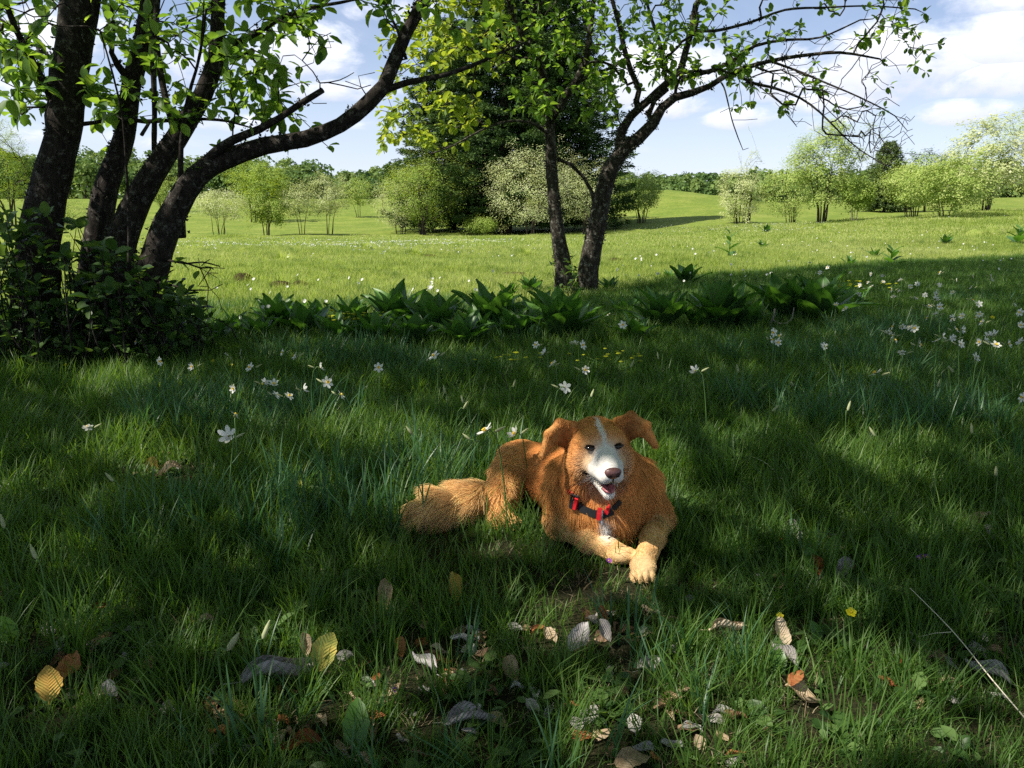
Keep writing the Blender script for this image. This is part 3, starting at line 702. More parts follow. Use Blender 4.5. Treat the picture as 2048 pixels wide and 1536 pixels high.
def left_tree():
    Y0 = 5.9; base = at(185, 672); base = np.array([base[0], 5.9, float(H(base[0], 5.9))]); root = empty('whitebeam_tree', base)
    tag(root, 'big dark many-stemmed whitebeam on the left with one long mossy limb arching over the meadow', 'tree')
    rng = np.random.default_rng(71); g = Growth(71)
    Lb = {}
    def limb(key, pts, parent=None, step=.1):
        P, r = L3(pts, Y0)
        par = -1
        if parent: par = min(Lb[parent], key=lambda i: np.linalg.norm(g.P[i] - P[0]))
        Lb[key] = g.limb(P, r, par, step)
    limb('A', [(75, 700, 120, -.25), (72, 600, 105, -.25), (78, 480, 94, -.2), (98, 380, 84, -.15), (125, 270, 80, -.1), (138, 150, 84, 0), (158, 20, 92, .1), (185, -120, 90, .2), (200, -400, 70, .3), (230, -800, 50, .4)])
    limb('A2', [(108, 205, 22, -.1), (70, 130, 17, -.25), (30, 55, 15, -.4), (0, -30, 13, -.5), (-60, -200, 10, -.6)], 'A')
    limb('B', [(175, 700, 80, .1), (178, 600, 72, .1), (195, 470, 64, .15), (215, 370, 58, .2), (250, 270, 50, .25), (263, 170, 47, .3), (285, 80, 42, .35), (300, -20, 40, .4), (310, -200, 34, .5), (330, -600, 24, .6)])
    limb('B2', [(262, 165, 20, .3), (235, 130, 16, .2), (223, 105, 13, .15), (228, 60, 8, .1), (215, -40, 6, 0)], 'B')
    limb('C', [(215, 705, 95, -.05), (222, 600, 88, -.05), (245, 480, 72, -.05), (290, 375, 62, 0), (350, 280, 52, .05), (405, 190, 44, .05), (432, 110, 40, .1), (435, 40, 36, .1), (440, -40, 32, .1), (470, -300, 26, .3), (520, -700, 16, .5)])
    limb('C2', [(308, 300, 15, 0), (309, 200, 13, -.02), (304, 90, 13, -.05), (300, 10, 12, -.05), (290, -80, 10, -.1)], 'C')
    limb('C3', [(345, 250, 17, .05), (330, 190, 17, .08), (318, 130, 15, .1), (312, 40, 14, .1), (322, -60, 12, .15)], 'C')
    limb('C4', [(447, 115, 20, .1), (475, 85, 17, .1), (520, 62, 15, .1), (570, 32, 12, .15), (640, 12, 9, .2), (715, -2, 6, .3), (760, -30, 4, .3)], 'C')
    limb('C5', [(362, 240, 8, .05), (385, 165, 7, -.1), (402, 90, 6, -.2), (408, 0, 5, -.3), (420, -60, 4, -.3)], 'C')
    limb('D', [(270, 705, 105, -.3), (290, 590, 82, -.3), (318, 500, 72, -.3), (350, 420, 66, -.3), (395, 350, 58, -.3), (450, 318, 50, -.3), (530, 292, 42, -.3), (610, 278, 39, -.3), (680, 250, 38, -.25), (735, 207, 40, -.2), (768, 172, 38, -.15), (790, 120, 34, -.1), (812, 68, 32, -.05), (840, 15, 31, 0), (868, -50, 30, .1), (900, -200, 26, .2), (960, -500, 16, .4)])
    limb('D2', [(385, 372, 30, -.3), (415, 318, 26, -.35), (465, 280, 22, -.4), (520, 258, 19, -.42), (560, 235, 17, -.45), (600, 208, 17, -.45), (645, 180, 15, -.5)], 'D')
    limb('D3', [(770, 180, 18, -.15), (815, 165, 15, -.1), (880, 152, 12, 0), (940, 133, 10, .1), (1000, 106, 8, .2), (1050, 85, 5, .3)], 'D')
    limb('D4', [(812, 118, 10, -.1), (795, 60, 8, -.15), (775, 20, 7, -.2), (760, -30, 6, -.2)], 'D')
    limb('D5', [(640, 178, 4, -.5), (640, 166, 4, -.5), (655, 165, 3.4, -.5), (690, 172, 3, -.5), (715, 178, 2.6, -.5), (742, 170, 2, -.5)], 'D2', .05)
    limb('D6', [(648, 166, 3, -.5), (680, 160, 2.6, -.5), (708, 145, 2, -.5)], 'D5', .05)
    limb('E', [(150, 250, 12, -.1), (190, 245, 10, -.05), (235, 236, 10, .1), (290, 243, 11, .1), (350, 240, 9, 0), (410, 238, 8, -.1), (460, 243, 6, -.2), (500, 255, 4, -.25)], 'A')
    limb('V1', [(300, 243, 8, .1), (283, 270, 9, 0)], 'E')
    limb('V2', [(365, 470, 22, -.15), (362, 400, 17, -.15), (362, 300, 13, -.1), (375, 200, 9, -.2), (400, 110, 7, -.3), (412, 20, 6, -.3)], 'D')
    limb('V3', [(258, 560, 9, -.5), (258, 430, 8, -.5), (252, 330, 6, -.5), (246, 240, 5, -.5), (226, 150, 5, -.55), (200, 60, 4, -.6)], 'C')
    limb('F', [(330, 520, 7, -.35), (350, 523, 6, -.4), (375, 527, 5, -.45), (405, 524, 4, -.5), (440, 533, 3, -.5)], 'D', .05)
    limb('F2', [(290, 578, 8, -.35), (320, 566, 7, -.4), (350, 572, 6, -.5), (375, 581, 5, -.5), (402, 580, 4, -.5)], 'D', .05)
    limb('F3', [(300, 625, 6, -.35), (330, 610, 5, -.45), (360, 605, 4, -.5), (395, 612, 3, -.5)], 'D', .05)
    first = 0
    n0 = len(g.P)
    # twigs in view
    T = []
    def region(n, x, y, dy):
        for _ in range(n): T.append(W(rng.uniform(*x), rng.uniform(*y), Y0 + rng.uniform(*dy)))
    region(54, (-40, 110), (-90, 150), (-1.2, 1.2)); region(30, (20, 110), (120, 230), (-.6, .6)); region(44, (190, 330), (-90, 130), (-1.2, 1.3))
    region(74, (330, 640), (-90, 120), (-1.0, 1.2)); region(38, (440, 570), (90, 215), (-.6, .9)); region(14, (470, 620), (165, 260), (-.5, .2)); region(16, (600, 690), (-40, 100), (-.6, .5))
    region(26, (740, 880), (-60, 60), (-.5, .6)); region(22, (900, 1060), (30, 170), (-.2, .9)); region(16, (170, 260), (150, 235), (-.5, .5)); region(10, (330, 430), (170, 250), (-.5, .2))
    region(30, (170, 700), (60, 300), (-.7, .7)); region(20, (395, 450), (510, 640), (-.5, -.2)); region(6, (600, 760), (140, 180), (-.4, 0))
    g.reach(T, step=.07, gnarl=.33, bend=.04)
    n1 = len(g.P); vis_tips = list(g.tips); g.tips = []
    # the unseen high crown, shaped to cast the shade
    PA = shade_canopy_leaves(rng, 38000, (-9.5, 8), (-1.5, 9.5), 3.6, 6.6, crownA)
    PA = thin_over(PA, np.array(g.P)[vis_tips], rng)
    sel = PA[rng.choice(len(PA), 420, replace=False)]; sel = sel[np.argsort(np.hypot(sel[:, 0] - LT[0], sel[:, 1] - LT[1]) + sel[:, 2])]
    g.reach(sel, step=.35, gnarl=.2, bend=.18)
    g.radii(tip=.0028, ex=2.35); tb = Tubes(); g.mesh(tb, lambda r: 14 if r > .06 else (8 if r > .012 else 4), .05)
    tb.build('trunk', MAT['bark'], root)
    # lichen and moss tufts on the limbs
    fi = np.array([i for i in range(n0) if g.fix[i] > .02]); P = np.array(g.P)[fi]; rr = np.array(g.fix)[fi]
    n = 15000; k = rng.choice(len(fi), n, p=rr / rr.sum()); d = rng.normal(0, 1, (n, 3)); d[:, 2] = np.abs(d[:, 2]) * .8 + .1 * d[:, 2]; d /= np.linalg.norm(d, axis=1)[:, None]
    clump = np.sin(P[:, 0] * 9) * np.sin(P[:, 2] * 11 + 1) + rng.normal(0, .4, len(P)); okk = clump[k] > -.15
    Q = P[k] + d * rr[k][:, None] * .90 + rng.normal(0, .012, (n, 3)); Q = Q[okk]; d = d[okk]
    build_leaves('moss', Q, np.cross(d, rng.normal(0, 1, d.shape)), d + rng.normal(0, .6, d.shape), rng.uniform(.012, .032, len(Q)), rng.uniform(0, 1, len(Q)), MAT['lichen'], root, 'dia')
    # leaves in view
    LP = []; LN = []; LU = []; LS = []
    Pn = np.array(g.P)
    def leafy(i, size, n):
        p = Pn[g.par[i]]; a, b, c, s = whorl(rng, Pn[i], Pn[i] - p, n, size); LP.append(a); LN.append(b); LU.append(c); LS.append(s)
    for i in vis_tips:
        q = Pn[i]; u, v, _ = proj(q); u = u[0]; v = v[0]
        bare = (600 < u < 1300 and 60 < v < 260 and rng.uniform() < .8) or (395 < u < 450 and v > 500 and rng.uniform() < .75)
        if bare or rng.uniform() < .16: continue
        leafy(i, rng.uniform(.075, .125), int(rng.integers(3, 7)))
        if rng.uniform() < .7:
            j = g.par[g.par[i]]
            if j > 0: leafy(j, .10, int(rng.integers(2, 5)))
    LP = np.concatenate(LP); LN = np.concatenate(LN); LU = np.concatenate(LU); LS = np.concatenate(LS)
    u, v, dq = proj(LP); inside = (u > -10) & (u < 2060) & (v > -10)
    rank = np.where(inside, LS / dq, 0); top = np.argsort(-rank)[:300]; m = np.zeros(len(LP), bool); m[top] = True
    protos = leaf_protos(9, MAT['leaf'], 3)
    leaf_objects(LP[m], LN[m], LU[m], LS[m], protos, root, rng)
    build_leaves('foliage', LP[~m], LN[~m], LU[~m], LS[~m], rng.uniform(0, 1, (~m).sum()), MAT['leaf'], root, 'leaf')
    nn = len(PA); N = rng.normal(0, .45, (nn, 3)) + [0, 0, 1]
    UA = rng.normal(0, 1, (nn, 3)) * [1, 1, .3]; SA = rng.uniform(.15, .24, nn); PA = PA - UA / np.linalg.norm(UA, axis=1)[:, None] * (SA * .5)[:, None]
    build_leaves('foliage', PA, N, UA, SA, rng.uniform(0, 1, nn), MAT['leaf'], root, 'dia', 1.15)  # leaves above the view, placed for the shade they cast
    return root
left_tree()

def mid_tree():
    Y0 = 9.9; b = at(1150, 592); base = np.array([b[0], b[1], b[2]]); Y0 = b[1]; root = empty('whitebeam_tree', base)
    tag(root, 'gnarled whitebeam with twin trunks from one foot in the middle of the meadow edge', 'tree')
    rng = np.random.default_rng(72); g = Growth(72); Lb = {}
    def limb(key, pts, parent=None, step=.12):
        P, r = L3(pts, Y0); par = -1
        if parent: par = min(Lb[parent], key=lambda i: np.linalg.norm(g.P[i] - P[0]))
        Lb[key] = g.limb(P, r, par, step)
    limb('L', [(1124, 612, 62), (1128, 570, 50), (1126, 530, 42), (1116, 470, 36), (1108, 400, 31), (1102, 330, 28), (1100, 270, 26), (1100, 225, 24), (1092, 180, 19), (1080, 130, 16, -.1), (1052, 88, 13, -.2), (1030, 40, 11, -.3), (1008, -30, 9, -.4), (985, -150, 7, -.5)])
    limb('L2', [(1106, 232, 22), (1128, 195, 21, .05), (1152, 165, 20, .1), (1170, 128, 18, .1), (1178, 80, 15, .1), (1185, 20, 12, .1), (1195, -60, 10, .1), (1220, -300, 8)], 'L')
    limb('L3', [(1096, 268, 10), (1072, 250, 8, -.2), (1045, 243, 7, -.4), (1010, 243, 6, -.6), (960, 262, 5, -.8), (905, 292, 4, -1.0), (860, 308, 3, -1.1)], 'L')
    limb('L4', [(1085, 140, 10), (1060, 105, 9, .2), (1062, 60, 8, .3), (1072, 20, 7, .3), (1090, -40, 6, .3)], 'L')
    limb('L5', [(1152, 165, 12, .1), (1190, 148, 9, .2), (1230, 133, 7, .2), (1245, 118, 6, .2)], 'L2')
    limb('R', [(1178, 612, 66), (1174, 580, 56), (1180, 520, 50), (1194, 450, 46), (1207, 385, 43), (1222, 335, 40), (1245, 302, 34), (1278, 275, 30), (1305, 248, 28), (1325, 215, 22), (1350, 195, 19), (1385, 185, 17), (1420, 172, 14), (1450, 152, 14), (1490, 136, 12), (1540, 122, 10, -.1), (1600, 112, 9, -.2), (1680, 105, 7, -.3), (1760, 118, 4, -.4)])
    limb('R2', [(1238, 305, 24), (1243, 262, 23, .1), (1262, 232, 21, .15), (1295, 202, 19, .2), (1335, 165, 18, .2), (1362, 138, 17, .2), (1372, 100, 16, .2), (1385, 55, 14, .2), (1392, 10, 16, .2), (1420, -40, 14, .2), (1450, -200, 10, .2)], 'R')
    limb('R3', [(1272, 205, 15, .15), (1278, 180, 14, .15), (1262, 142, 14, .1), (1248, 95, 13, .05), (1240, 55, 12, 0), (1225, 0, 10, 0), (1215, -80, 8, 0)], 'R2')
    limb('R4', [(1365, 160, 13, .2), (1395, 148, 13, .2), (1430, 140, 12, .1), (1465, 122, 10, 0), (1510, 92, 8, -.1), (1570, 80, 7, -.1), (1640, 75, 5, -.2), (1720, 40, 4, -.2)], 'R2')
    limb('R5', [(1470, 145, 8, 0), (1500, 165, 8, -.1), (1545, 175, 7, -.2), (1600, 196, 6, -.3), (1640, 225, 5, -.4), (1680, 265, 4, -.5), (1720, 300, 3, -.5), (1770, 330, 2.4, -.6)], 'R')
    limb('R6', [(1540, 122, 7, -.1), (1590, 140, 6, -.3), (1650, 165, 5, -.4), (1720, 195, 4, -.5), (1790, 232, 3, -.6), (1815, 262, 2, -.6)], 'R')
    limb('R7', [(1305, 245, 15, .0), (1297, 228, 14, .1), (1310, 200, 12, .2), (1335, 178, 12, .2)], 'R')
    limb('R8', [(1335, 170, 10, .2), (1325, 120, 10, .3), (1318, 80, 9, .4), (1300, 30, 8, .4), (1285, -40, 6, .4)], 'R2')
    limb('R9', [(1385, 60, 9, .2), (1430, 62, 8, .3), (1500, 45, 7, .4), (1570, 20, 6, .4), (1650, 15, 5, .4), (1740, 12, 4, .4), (1830, 18, 3, .4)], 'R2')
    limb('K', [(1192, 425, 12), (1184, 385, 10), (1168, 355, 9), (1143, 330, 8), (1112, 316, 7)], 'R')
    limb('G', [(1440, 162, 5), (1448, 175, 4, -.1), (1456, 205, 3.4, -.15), (1464, 240, 3, -.2), (1476, 275, 2.6, -.2), (1486, 300, 2, -.2)], 'R', .06)
    limb('S1', [(1242, 250, 4, .1), (1235, 235, 3, .1), (1238, 218, 2, .1)], 'R2', .06)
    n0 = len(g.P)
    T = []
    def region(n, x, y, dy):
        for _ in range(n): T.append(W(rng.uniform(*x), rng.uniform(*y), Y0 + rng.uniform(*dy)))
    region(100, (960, 1240), (-120, 110), (-1.4, 1.6)); region(80, (1200, 1480), (-120, 90), (-1.4, 1.6)); region(44, (960, 1130), (80, 230), (-1.2, .8)); region(95, (760, 960), (40, 300), (-1.4, .4)); region(70, (820, 1000), (-100, 120), (-1.4, .8))
    region(34, (1120, 1240), (90, 230), (-.8, 1.0)); region(80, (1480, 1850), (-100, 90), (-1.4, 1.4)); region(100, (1440, 1800), (70, 220), (-1.2, 1.2))
    region(34, (1240, 1400), (80, 170), (-.8, .8)); region(10, (1190, 1230), (140, 250), (-.6, .5))
    lo = len(T)
    # bare drooping twigs at the right
    for _ in range(190):
        f = rng.uniform(0, 1); T.append(W(1560 + 230 * f + rng.normal(0, 30), 165 + 120 * f + rng.normal(0, 32), Y0 + rng.uniform(-1.0, .2)))
    for _ in range(60): T.append(W(rng.uniform(1650, 1830), rng.uniform(225, 300), Y0 + rng.uniform(-.9, 0)))
    for _ in range(18): T.append(W(rng.uniform(1690, 1800), rng.uniform(290, 345), Y0 + rng.uniform(-.8, -.2)))
    for q in ((1460, 245), (1515, 238), (1476, 262), (1497, 296), (1440, 225)): T.append(W(q[0], q[1], Y0 - .2))
    for _ in range(30): T.append(W(rng.uniform(1740, 1880), rng.uniform(20, 150), Y0 + rng.uniform(-.8, .6)))
    order = sorted(range(len(T)), key=lambda i: np.linalg.norm(T[i] - W(1350, 150, Y0)))
    bare = set(); T2 = []
    for i in order: T2.append((T[i], i >= lo and i < len(T) - 30))
    for t, isb in T2:
        k = len(g.tips); g.reach([t], step=.11 if isb else .085, gnarl=.17 if isb else .30, bend=.05)
        if isb and len(g.tips) > k: bare.add(g.tips[-1])
    vis_tips = list(g.tips); g.tips = []
    PB = shade_canopy_leaves(rng, 46000, (-3, 14), (2, 21), 4.6, 7.6, crownB)  # crown out of view, its leaves placed to shade the ground
    PB = thin_over(PB, np.array(g.P)[vis_tips], rng)
    globals()['VT'] = np.array(g.P)[vis_tips]
    sel = PB[rng.choice(len(PB), min(420, len(PB)), replace=False)]; sel = sel[np.argsort(np.hypot(sel[:, 0] - MT[0], sel[:, 1] - MT[1]) + sel[:, 2])]
    g.reach(sel, step=.4, gnarl=.2, bend=.18)
    g.radii(tip=.0032, ex=2.5); tb = Tubes(); g.mesh(tb, lambda r: 14 if r > .05 else (7 if r > .015 else 4), .05)
    tb.build('trunk', MAT['bark_mid'], root)
    fi = np.array([i for i in range(n0) if g.fix[i] > .016]); P = np.array(g.P)[fi]; rr = np.array(g.fix)[fi]
    n = 13000; k = rng.choice(len(fi), n, p=rr / rr.sum()); d = rng.normal(0, 1, (n, 3)); d /= np.linalg.norm(d, axis=1)[:, None]
    clump = np.sin(P[:, 0] * 8) * np.sin(P[:, 2] * 9 + 1) + rng.normal(0, .4, len(P)) + (P[:, 2] > 1.2) * .5; okk = clump[k] > .15
    Q = P[k] + d * rr[k][:, None] * .90 + rng.normal(0, .012, (n, 3)); Q = Q[okk]; d = d[okk]
    build_leaves('moss', Q, np.cross(d, rng.normal(0, 1, d.shape)), d + rng.normal(0, .6, d.shape), rng.uniform(.014, .04, len(Q)), rng.uniform(0, 1, len(Q)), MAT['lichen'], root, 'dia')
    LP = []; LN = []; LU = []; LS = []; SP = []; Pn = np.array(g.P)
    for i in vis_tips:
        q = Pn[i]; u, v, _ = proj(q); u = u[0]; v = v[0]
        if i in bare or (u > 1500 and rng.uniform() < .35) or (u > 1500 and v > 100 and rng.uniform() < .5): continue
        sunny = u < 1010  # leaves on the left side take the sunlit copy of the colour
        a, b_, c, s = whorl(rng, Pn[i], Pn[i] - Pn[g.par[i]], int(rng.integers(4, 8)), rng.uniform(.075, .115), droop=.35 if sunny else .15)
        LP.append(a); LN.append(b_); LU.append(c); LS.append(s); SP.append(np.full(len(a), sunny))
        if rng.uniform() < .85 and u < 1500:
            j = g.par[g.par[i]]
            a, b_, c, s = whorl(rng, Pn[j], Pn[i] - Pn[j], int(rng.integers(3, 6)), .10, droop=.3)
            LP.append(a); LN.append(b_); LU.append(c); LS.append(s); SP.append(np.full(len(a), sunny))
    LP = np.concatenate(LP); LN = np.concatenate(LN); LU = np.concatenate(LU); LS = np.concatenate(LS); SP = np.concatenate(SP)
    u, v, dq = proj(LP); inside = (u > -10) & (u < 2060) & (v > -5)
    rank = np.where(inside, LS / dq, 0); top = np.argsort(-rank)[:300]; m = np.zeros(len(LP), bool); m[top] = True
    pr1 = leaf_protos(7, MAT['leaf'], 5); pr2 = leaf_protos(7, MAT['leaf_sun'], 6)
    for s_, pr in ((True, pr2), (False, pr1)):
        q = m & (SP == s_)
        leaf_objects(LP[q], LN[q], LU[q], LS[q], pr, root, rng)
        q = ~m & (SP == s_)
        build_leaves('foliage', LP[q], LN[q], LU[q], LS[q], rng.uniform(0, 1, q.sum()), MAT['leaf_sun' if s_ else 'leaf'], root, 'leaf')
    nn = len(PB); N = rng.normal(0, .45, (nn, 3)) + [0, 0, 1]
    UB = rng.normal(0, 1, (nn, 3)) * [1, 1, .3]; SB = rng.uniform(.16, .25, nn); PB = PB - UB / np.linalg.norm(UB, axis=1)[:, None] * (SB * .5)[:, None]
    build_leaves('foliage', PB, N, UB, SB, rng.uniform(0, 1, nn), MAT['leaf'], root, 'dia', 1.15)  # shading leaves overhead, out of view
    return root
mid_tree()

def foot_shoots():
    """leafy shoots round the foot of the left tree, and the broken-leaved sprigs at the foot of the twin trunks"""
    for name, label, cx, n, spots, seed, sz in (
        ('leafy_shrub', 'dark leafy undergrowth of round-leaved shoots round the foot of the many-stemmed tree', (150, 690), 330, [(-60, 400, 430, 715)], 81, .09),
        ('leafy_shrub', 'small sprouting shoots round the foot of the twin trunks', (1130, 600), 14, [(1095, 1160, 520, 590)], 82, .07)):
        rng = np.random.default_rng(seed); b = at(*cx); root = empty(name, b); tag(root, label, 'shrub'); tb = Tubes()
        LP = []; LN = []; LU = []; LS = []
        for i in range(n):
            x0, x1, y0, y1 = spots[0]
            tx = rng.uniform(x0, x1); f = rng.uniform(0, 1) ** .75
            ty = y0 + (y1 - y0) * f if seed == 82 else (y1 - (y1 - (y0 + max(0, tx - 120) * .62)) * rng.uniform(0, 1) ** 1.0)
            Yt = b[1] + rng.uniform(-1.25, -.1) if seed == 81 else b[1] - rng.uniform(.1, .35)
            t = W(tx, ty, Yt); 
            if t[2] < H(t[0], t[1]) + .06: t[2] = float(H(t[0], t[1])) + rng.uniform(.06, .3)
            g0 = np.array([t[0] + rng.normal(0, .12), t[1] + rng.uniform(-.05, .2), 0]); g0[2] = float(H(g0[0], g0[1])) - .02
            mid = (g0 + t) / 2 + rng.normal(0, .05, 3); P, r = catmull([g0, mid, t], [.006, .0045, .0025], .08); tb.add(P, r, 5, 0)
            for q in range(0 if seed == 82 else 1, len(P)):
                if q < len(P) - 1 and (q % 2 or rng.uniform() < .3 or P[q][2] < .08): continue
                a, b_, c, s = whorl(rng, P[q], np.array([0, 0, 1.0]) + rng.normal(0, .3, 3), int(rng.integers(3, 6)), sz * (1.1 if q == len(P) - 1 else .8), droop=.05)
                LP.append(a); LN.append(b_); LU.append(c); LS.append(s)
        tb.build('stem', MAT['bark'], root)
        LP = np.concatenate(LP); LN = np.concatenate(LN); LU = np.concatenate(LU); LS = np.concatenate(LS)
        # dense low leaves in the dark behind
        u, v, dq = proj(LP); rank = np.where((u > 0) & (u < 2048) & (v > 0) & (v < 1536), LS / dq, 0)
        m = np.zeros(len(LP), bool); m[np.argsort(-rank)[:300]] = True
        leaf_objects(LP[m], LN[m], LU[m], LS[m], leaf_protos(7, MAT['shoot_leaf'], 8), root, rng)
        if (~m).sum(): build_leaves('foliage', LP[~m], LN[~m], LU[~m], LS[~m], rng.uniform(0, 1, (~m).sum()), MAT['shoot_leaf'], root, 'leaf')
foot_shoots()
# ------------------------------------------------------------------ the dog
def Q3(px, Y, z):
    t = Y * cp + (CAMZ - z) * sp
    return np.array([(px - 1024) / FOC * t, Y, z])
DOG = Q3(1195, 2.42, 0.0)
def gz(x, y): return float(H(x, y))
HC = Q3(1197, 2.27, 0.325)          # middle of the skull
HF = np.array([.12, -.985, -.06]); HF /= np.linalg.norm(HF)
HR = np.array([.99, .12, .035]); HR -= HF * HR.dot(HF); HR /= np.linalg.norm(HR)
HU = np.cross(HR, -HF) * 1.0
if HU[2] < 0: HU = -HU
def h(r, u, f): return HC + HR * r + HU * u + HF * f
# pieces: a, b, ra, rb, blend, region, comb direction
PC = []
def cap(a, b, ra, rb, k=.03, reg='body', comb=(0, 0, -1)): PC.append(('c', np.array(a, float), np.array(b, float), ra, rb, k, reg, np.array(comb, float)))
def ell(c, rad, axes=None, k=.03, reg='body', comb=(0, 0, -1)):
    PC.append(('e', np.array(c, float), np.array(rad, float), np.eye(3) if axes is None else np.array(axes), None, k, reg, np.array(comb, float)))
HA = np.array([HR, HU, HF])
back = np.array([-.45, .85, -.15])
# trunk of the body
cap(Q3(1205, 2.42, .140), Q3(1125, 2.60, .118), .116, .105, .04, 'flank', (-.6, .7, -.4))
cap(Q3(1125, 2.60, .118), Q3(1050, 2.74, .108), .105, .098, .04, 'flank', (-.7, .5, -.5))
ell(Q3(1208, 2.36, .165), (.125, .115, .125), None, .04, 'chest', (.0, -.25, -1))
ell(Q3(1145, 2.40, .158), (.064, .082, .095), None, .04, 'chest', (-.35, .0, -1))
ell(Q3(1268, 2.39, .155), (.064, .082, .095), None, .04, 'chest', (.35, .0, -1))
ell(Q3(1205, 2.31, .10), (.09, .07, .075), None, .03, 'chest', (0, -.2, -1))
# neck and ruff
cap(Q3(1203, 2.37, .22), h(0, -.01, -.02), .100, .082, .035, 'ruff', (0, .2, -1))
ell(h(-.056, -.065, -.015), (.036, .062, .05), HA, .03, 'ruff', (-.5, .3, -1)); ell(h(.056, -.065, -.015), (.036, .062, .05), HA, .03, 'ruff', (.5, .3, -1))
# hind leg and rump
ell(Q3(1034, 2.72, .112), (.070, .09, .088), None, .03, 'thigh', (-.8, .1, -.7))
cap(Q3(1022, 2.66, .132), Q3(1000, 2.54, .070), .056, .052, .02, 'thigh', (-.45, -.2, -1))
cap(Q3(998, 2.54, .065), Q3(1000, 2.47, .03), .050, .034, .02, 'thigh', (-.2, -.3, -1))
cap(Q3(1000, 2.47, .025), Q3(1030, 2.44, .018), .028, .022, .02, 'leg', (1, -.4, 0))
# tail lying out to the side
cap(Q3(985, 2.58, .066), Q3(935, 2.51, .066), .046, .056, .014, 'tail', (-1, -.2, -.25))
cap(Q3(935, 2.52, .068), Q3(880, 2.47, .062), .054, .056, .02, 'tail', (-1, -.25, -.35))
cap(Q3(880, 2.47, .062), Q3(850, 2.45, .055), .054, .044, .02, 'tail', (-1, -.2, -.45))
# fore legs
cap(Q3(1287, 2.38, .14), Q3(1314, 2.38, .065), .060, .048, .03, 'upper', (.1, .1, -1))
cap(Q3(1314, 2.37, .06), Q3(1306, 2.25, .050), .042, .034, .02, 'leg', (0, -1, -.3))
cap(Q3(1306, 2.25, .050), Q3(1290, 2.13, .036), .034, .029, .02, 'leg', (-.1, -1, -.3))
ell(Q3(1286, 2.095, .030), (.036, .050, .026), None, .015, 'paw', (0, -1, -.3))
for q in (-.024, -.008, .008, .024):
    c = Q3(1285, 2.050 + abs(q) * .25, .020); c[0] += q * 1.05; ell(c, (.0098, .022, .0165), None, .003, 'paw', (0, -1, -.4))
cap(Q3(1130, 2.40, .12), Q3(1122, 2.36, .065), .062, .048, .03, 'upper', (-.1, 0, -1))
cap(Q3(1122, 2.36, .060), Q3(1180, 2.25, .046), .046, .037, .02, 'leg', (.8, -.7, -.3))
cap(Q3(1180, 2.25, .046), Q3(1228, 2.19, .034), .037, .030, .02, 'leg', (.9, -.5, -.2))
ell(Q3(1246, 2.175, .028), (.042, .032, .024), None, .015, 'paw', (1, -.4, -.3))
# head
ell(h(0, 0, -.01), (.083, .074, .088), HA, .02, 'head', back)
ell(h(-.030, .036, .040), (.038, .030, .036), HA, .02, 'head', back); ell(h(.030, .036, .040), (.038, .030, .036), HA, .02, 'head', back)
ell(h(-.050, -.032, .028), (.040, .042, .045), HA, .02, 'cheek', (-.7, .5, -.6)); ell(h(.050, -.032, .028), (.040, .042, .045), HA, .02, 'cheek', (.7, .5, -.6))
cap(h(0, .004, .066), h(0, -.014, .150), .037, .026, .022, 'muzzle', (0, .9, -.1))
cap(h(-.023, -.028, .080), h(-.016, -.030, .156), .031, .0185, .012, 'muzzle', (-.4, .9, -.3)); cap(h(.023, -.028, .080), h(.016, -.030, .156), .031, .0185, .012, 'muzzle', (.4, .9, -.3))
ell(h(0, -.020, .168), (.022, .017, .013), HA, .01, 'muzzle', (0, 1, 0))
cap(h(0, -.070, .050), h(0, -.092, .128), .034, .0165, .010, 'jaw', (0, .9, -.6))
# ears: broad thin flaps that rise, fold over and hang to a soft tip
def tri(a, b, c, r, k, reg, comb): PC.append(('t', h(*a), h(*b), h(*c), r, k, reg, np.array(comb, float)))
for s, (bt, pk, p3, tip, nt_, bl, md) in ((-1, [(.072, .058, -.022), (.112, .078, -.010), (.150, .056, .010), (.170, -.002, .026), (.132, .032, .006), (.086, .002, -.012), (.110, .020, -.004)]),
                                     (1, [(.068, .060, -.022), (.100, .086, -.012), (.140, .064, .010), (.162, .006, .026), (.124, .040, .006), (.082, .010, -.012), (.104, .028, -.004)])):
    m_ = lambda q: (q[0] * s, q[1], q[2])
    dn = HR * s * .55 + np.array([0, 0, -1.0])
    tri(m_(bt), m_(pk), m_(bl), .008, .012, 'ear_in', dn); tri(m_(pk), m_(md), m_(bl), .0065, .010, 'ear_in', dn); tri(m_(pk), m_(nt_), m_(md), .0065, .010, 'ear_in', dn)
    tri(m_(pk), m_(p3), m_(nt_), .0065, .010, 'ear', dn); tri(m_(p3), m_(tip), m_(nt_), .0065, .010, 'ear', dn)
    cap(h(*m_(bt)), h(*m_(pk)), .020, .011, .012, 'ear', HR * s + np.array([0, 0, -.3])); cap(h(*m_(pk)), h(*m_(p3)), .011, .009, .010, 'ear', HR * s * .8 + np.array([0, 0, -.8])); cap(h(*m_(p3)), h(*m_(tip)), .009, .0085, .010, 'ear', dn)
CARVE = [('c', h(-.037, -.057, .086), h(-.020, -.0640, .145), .0085, .0110), ('c', h(.037, -.057, .086), h(.020, -.0640, .145), .0085, .0110),
         ('e', h(0, -.0665, .146), np.array([.0235, .0150, .040]), HA), ('c', h(-.056, -.044, .058), h(-.037, -.057, .090), .0060, .0085), ('c', h(.056, -.044, .058), h(.037, -.057, .090), .0060, .0085)]
SOCK = [('e', h(s * .0405, .0285, .074), np.array([.0150, .0068, .010]), HA) for s in (-1, 1)]

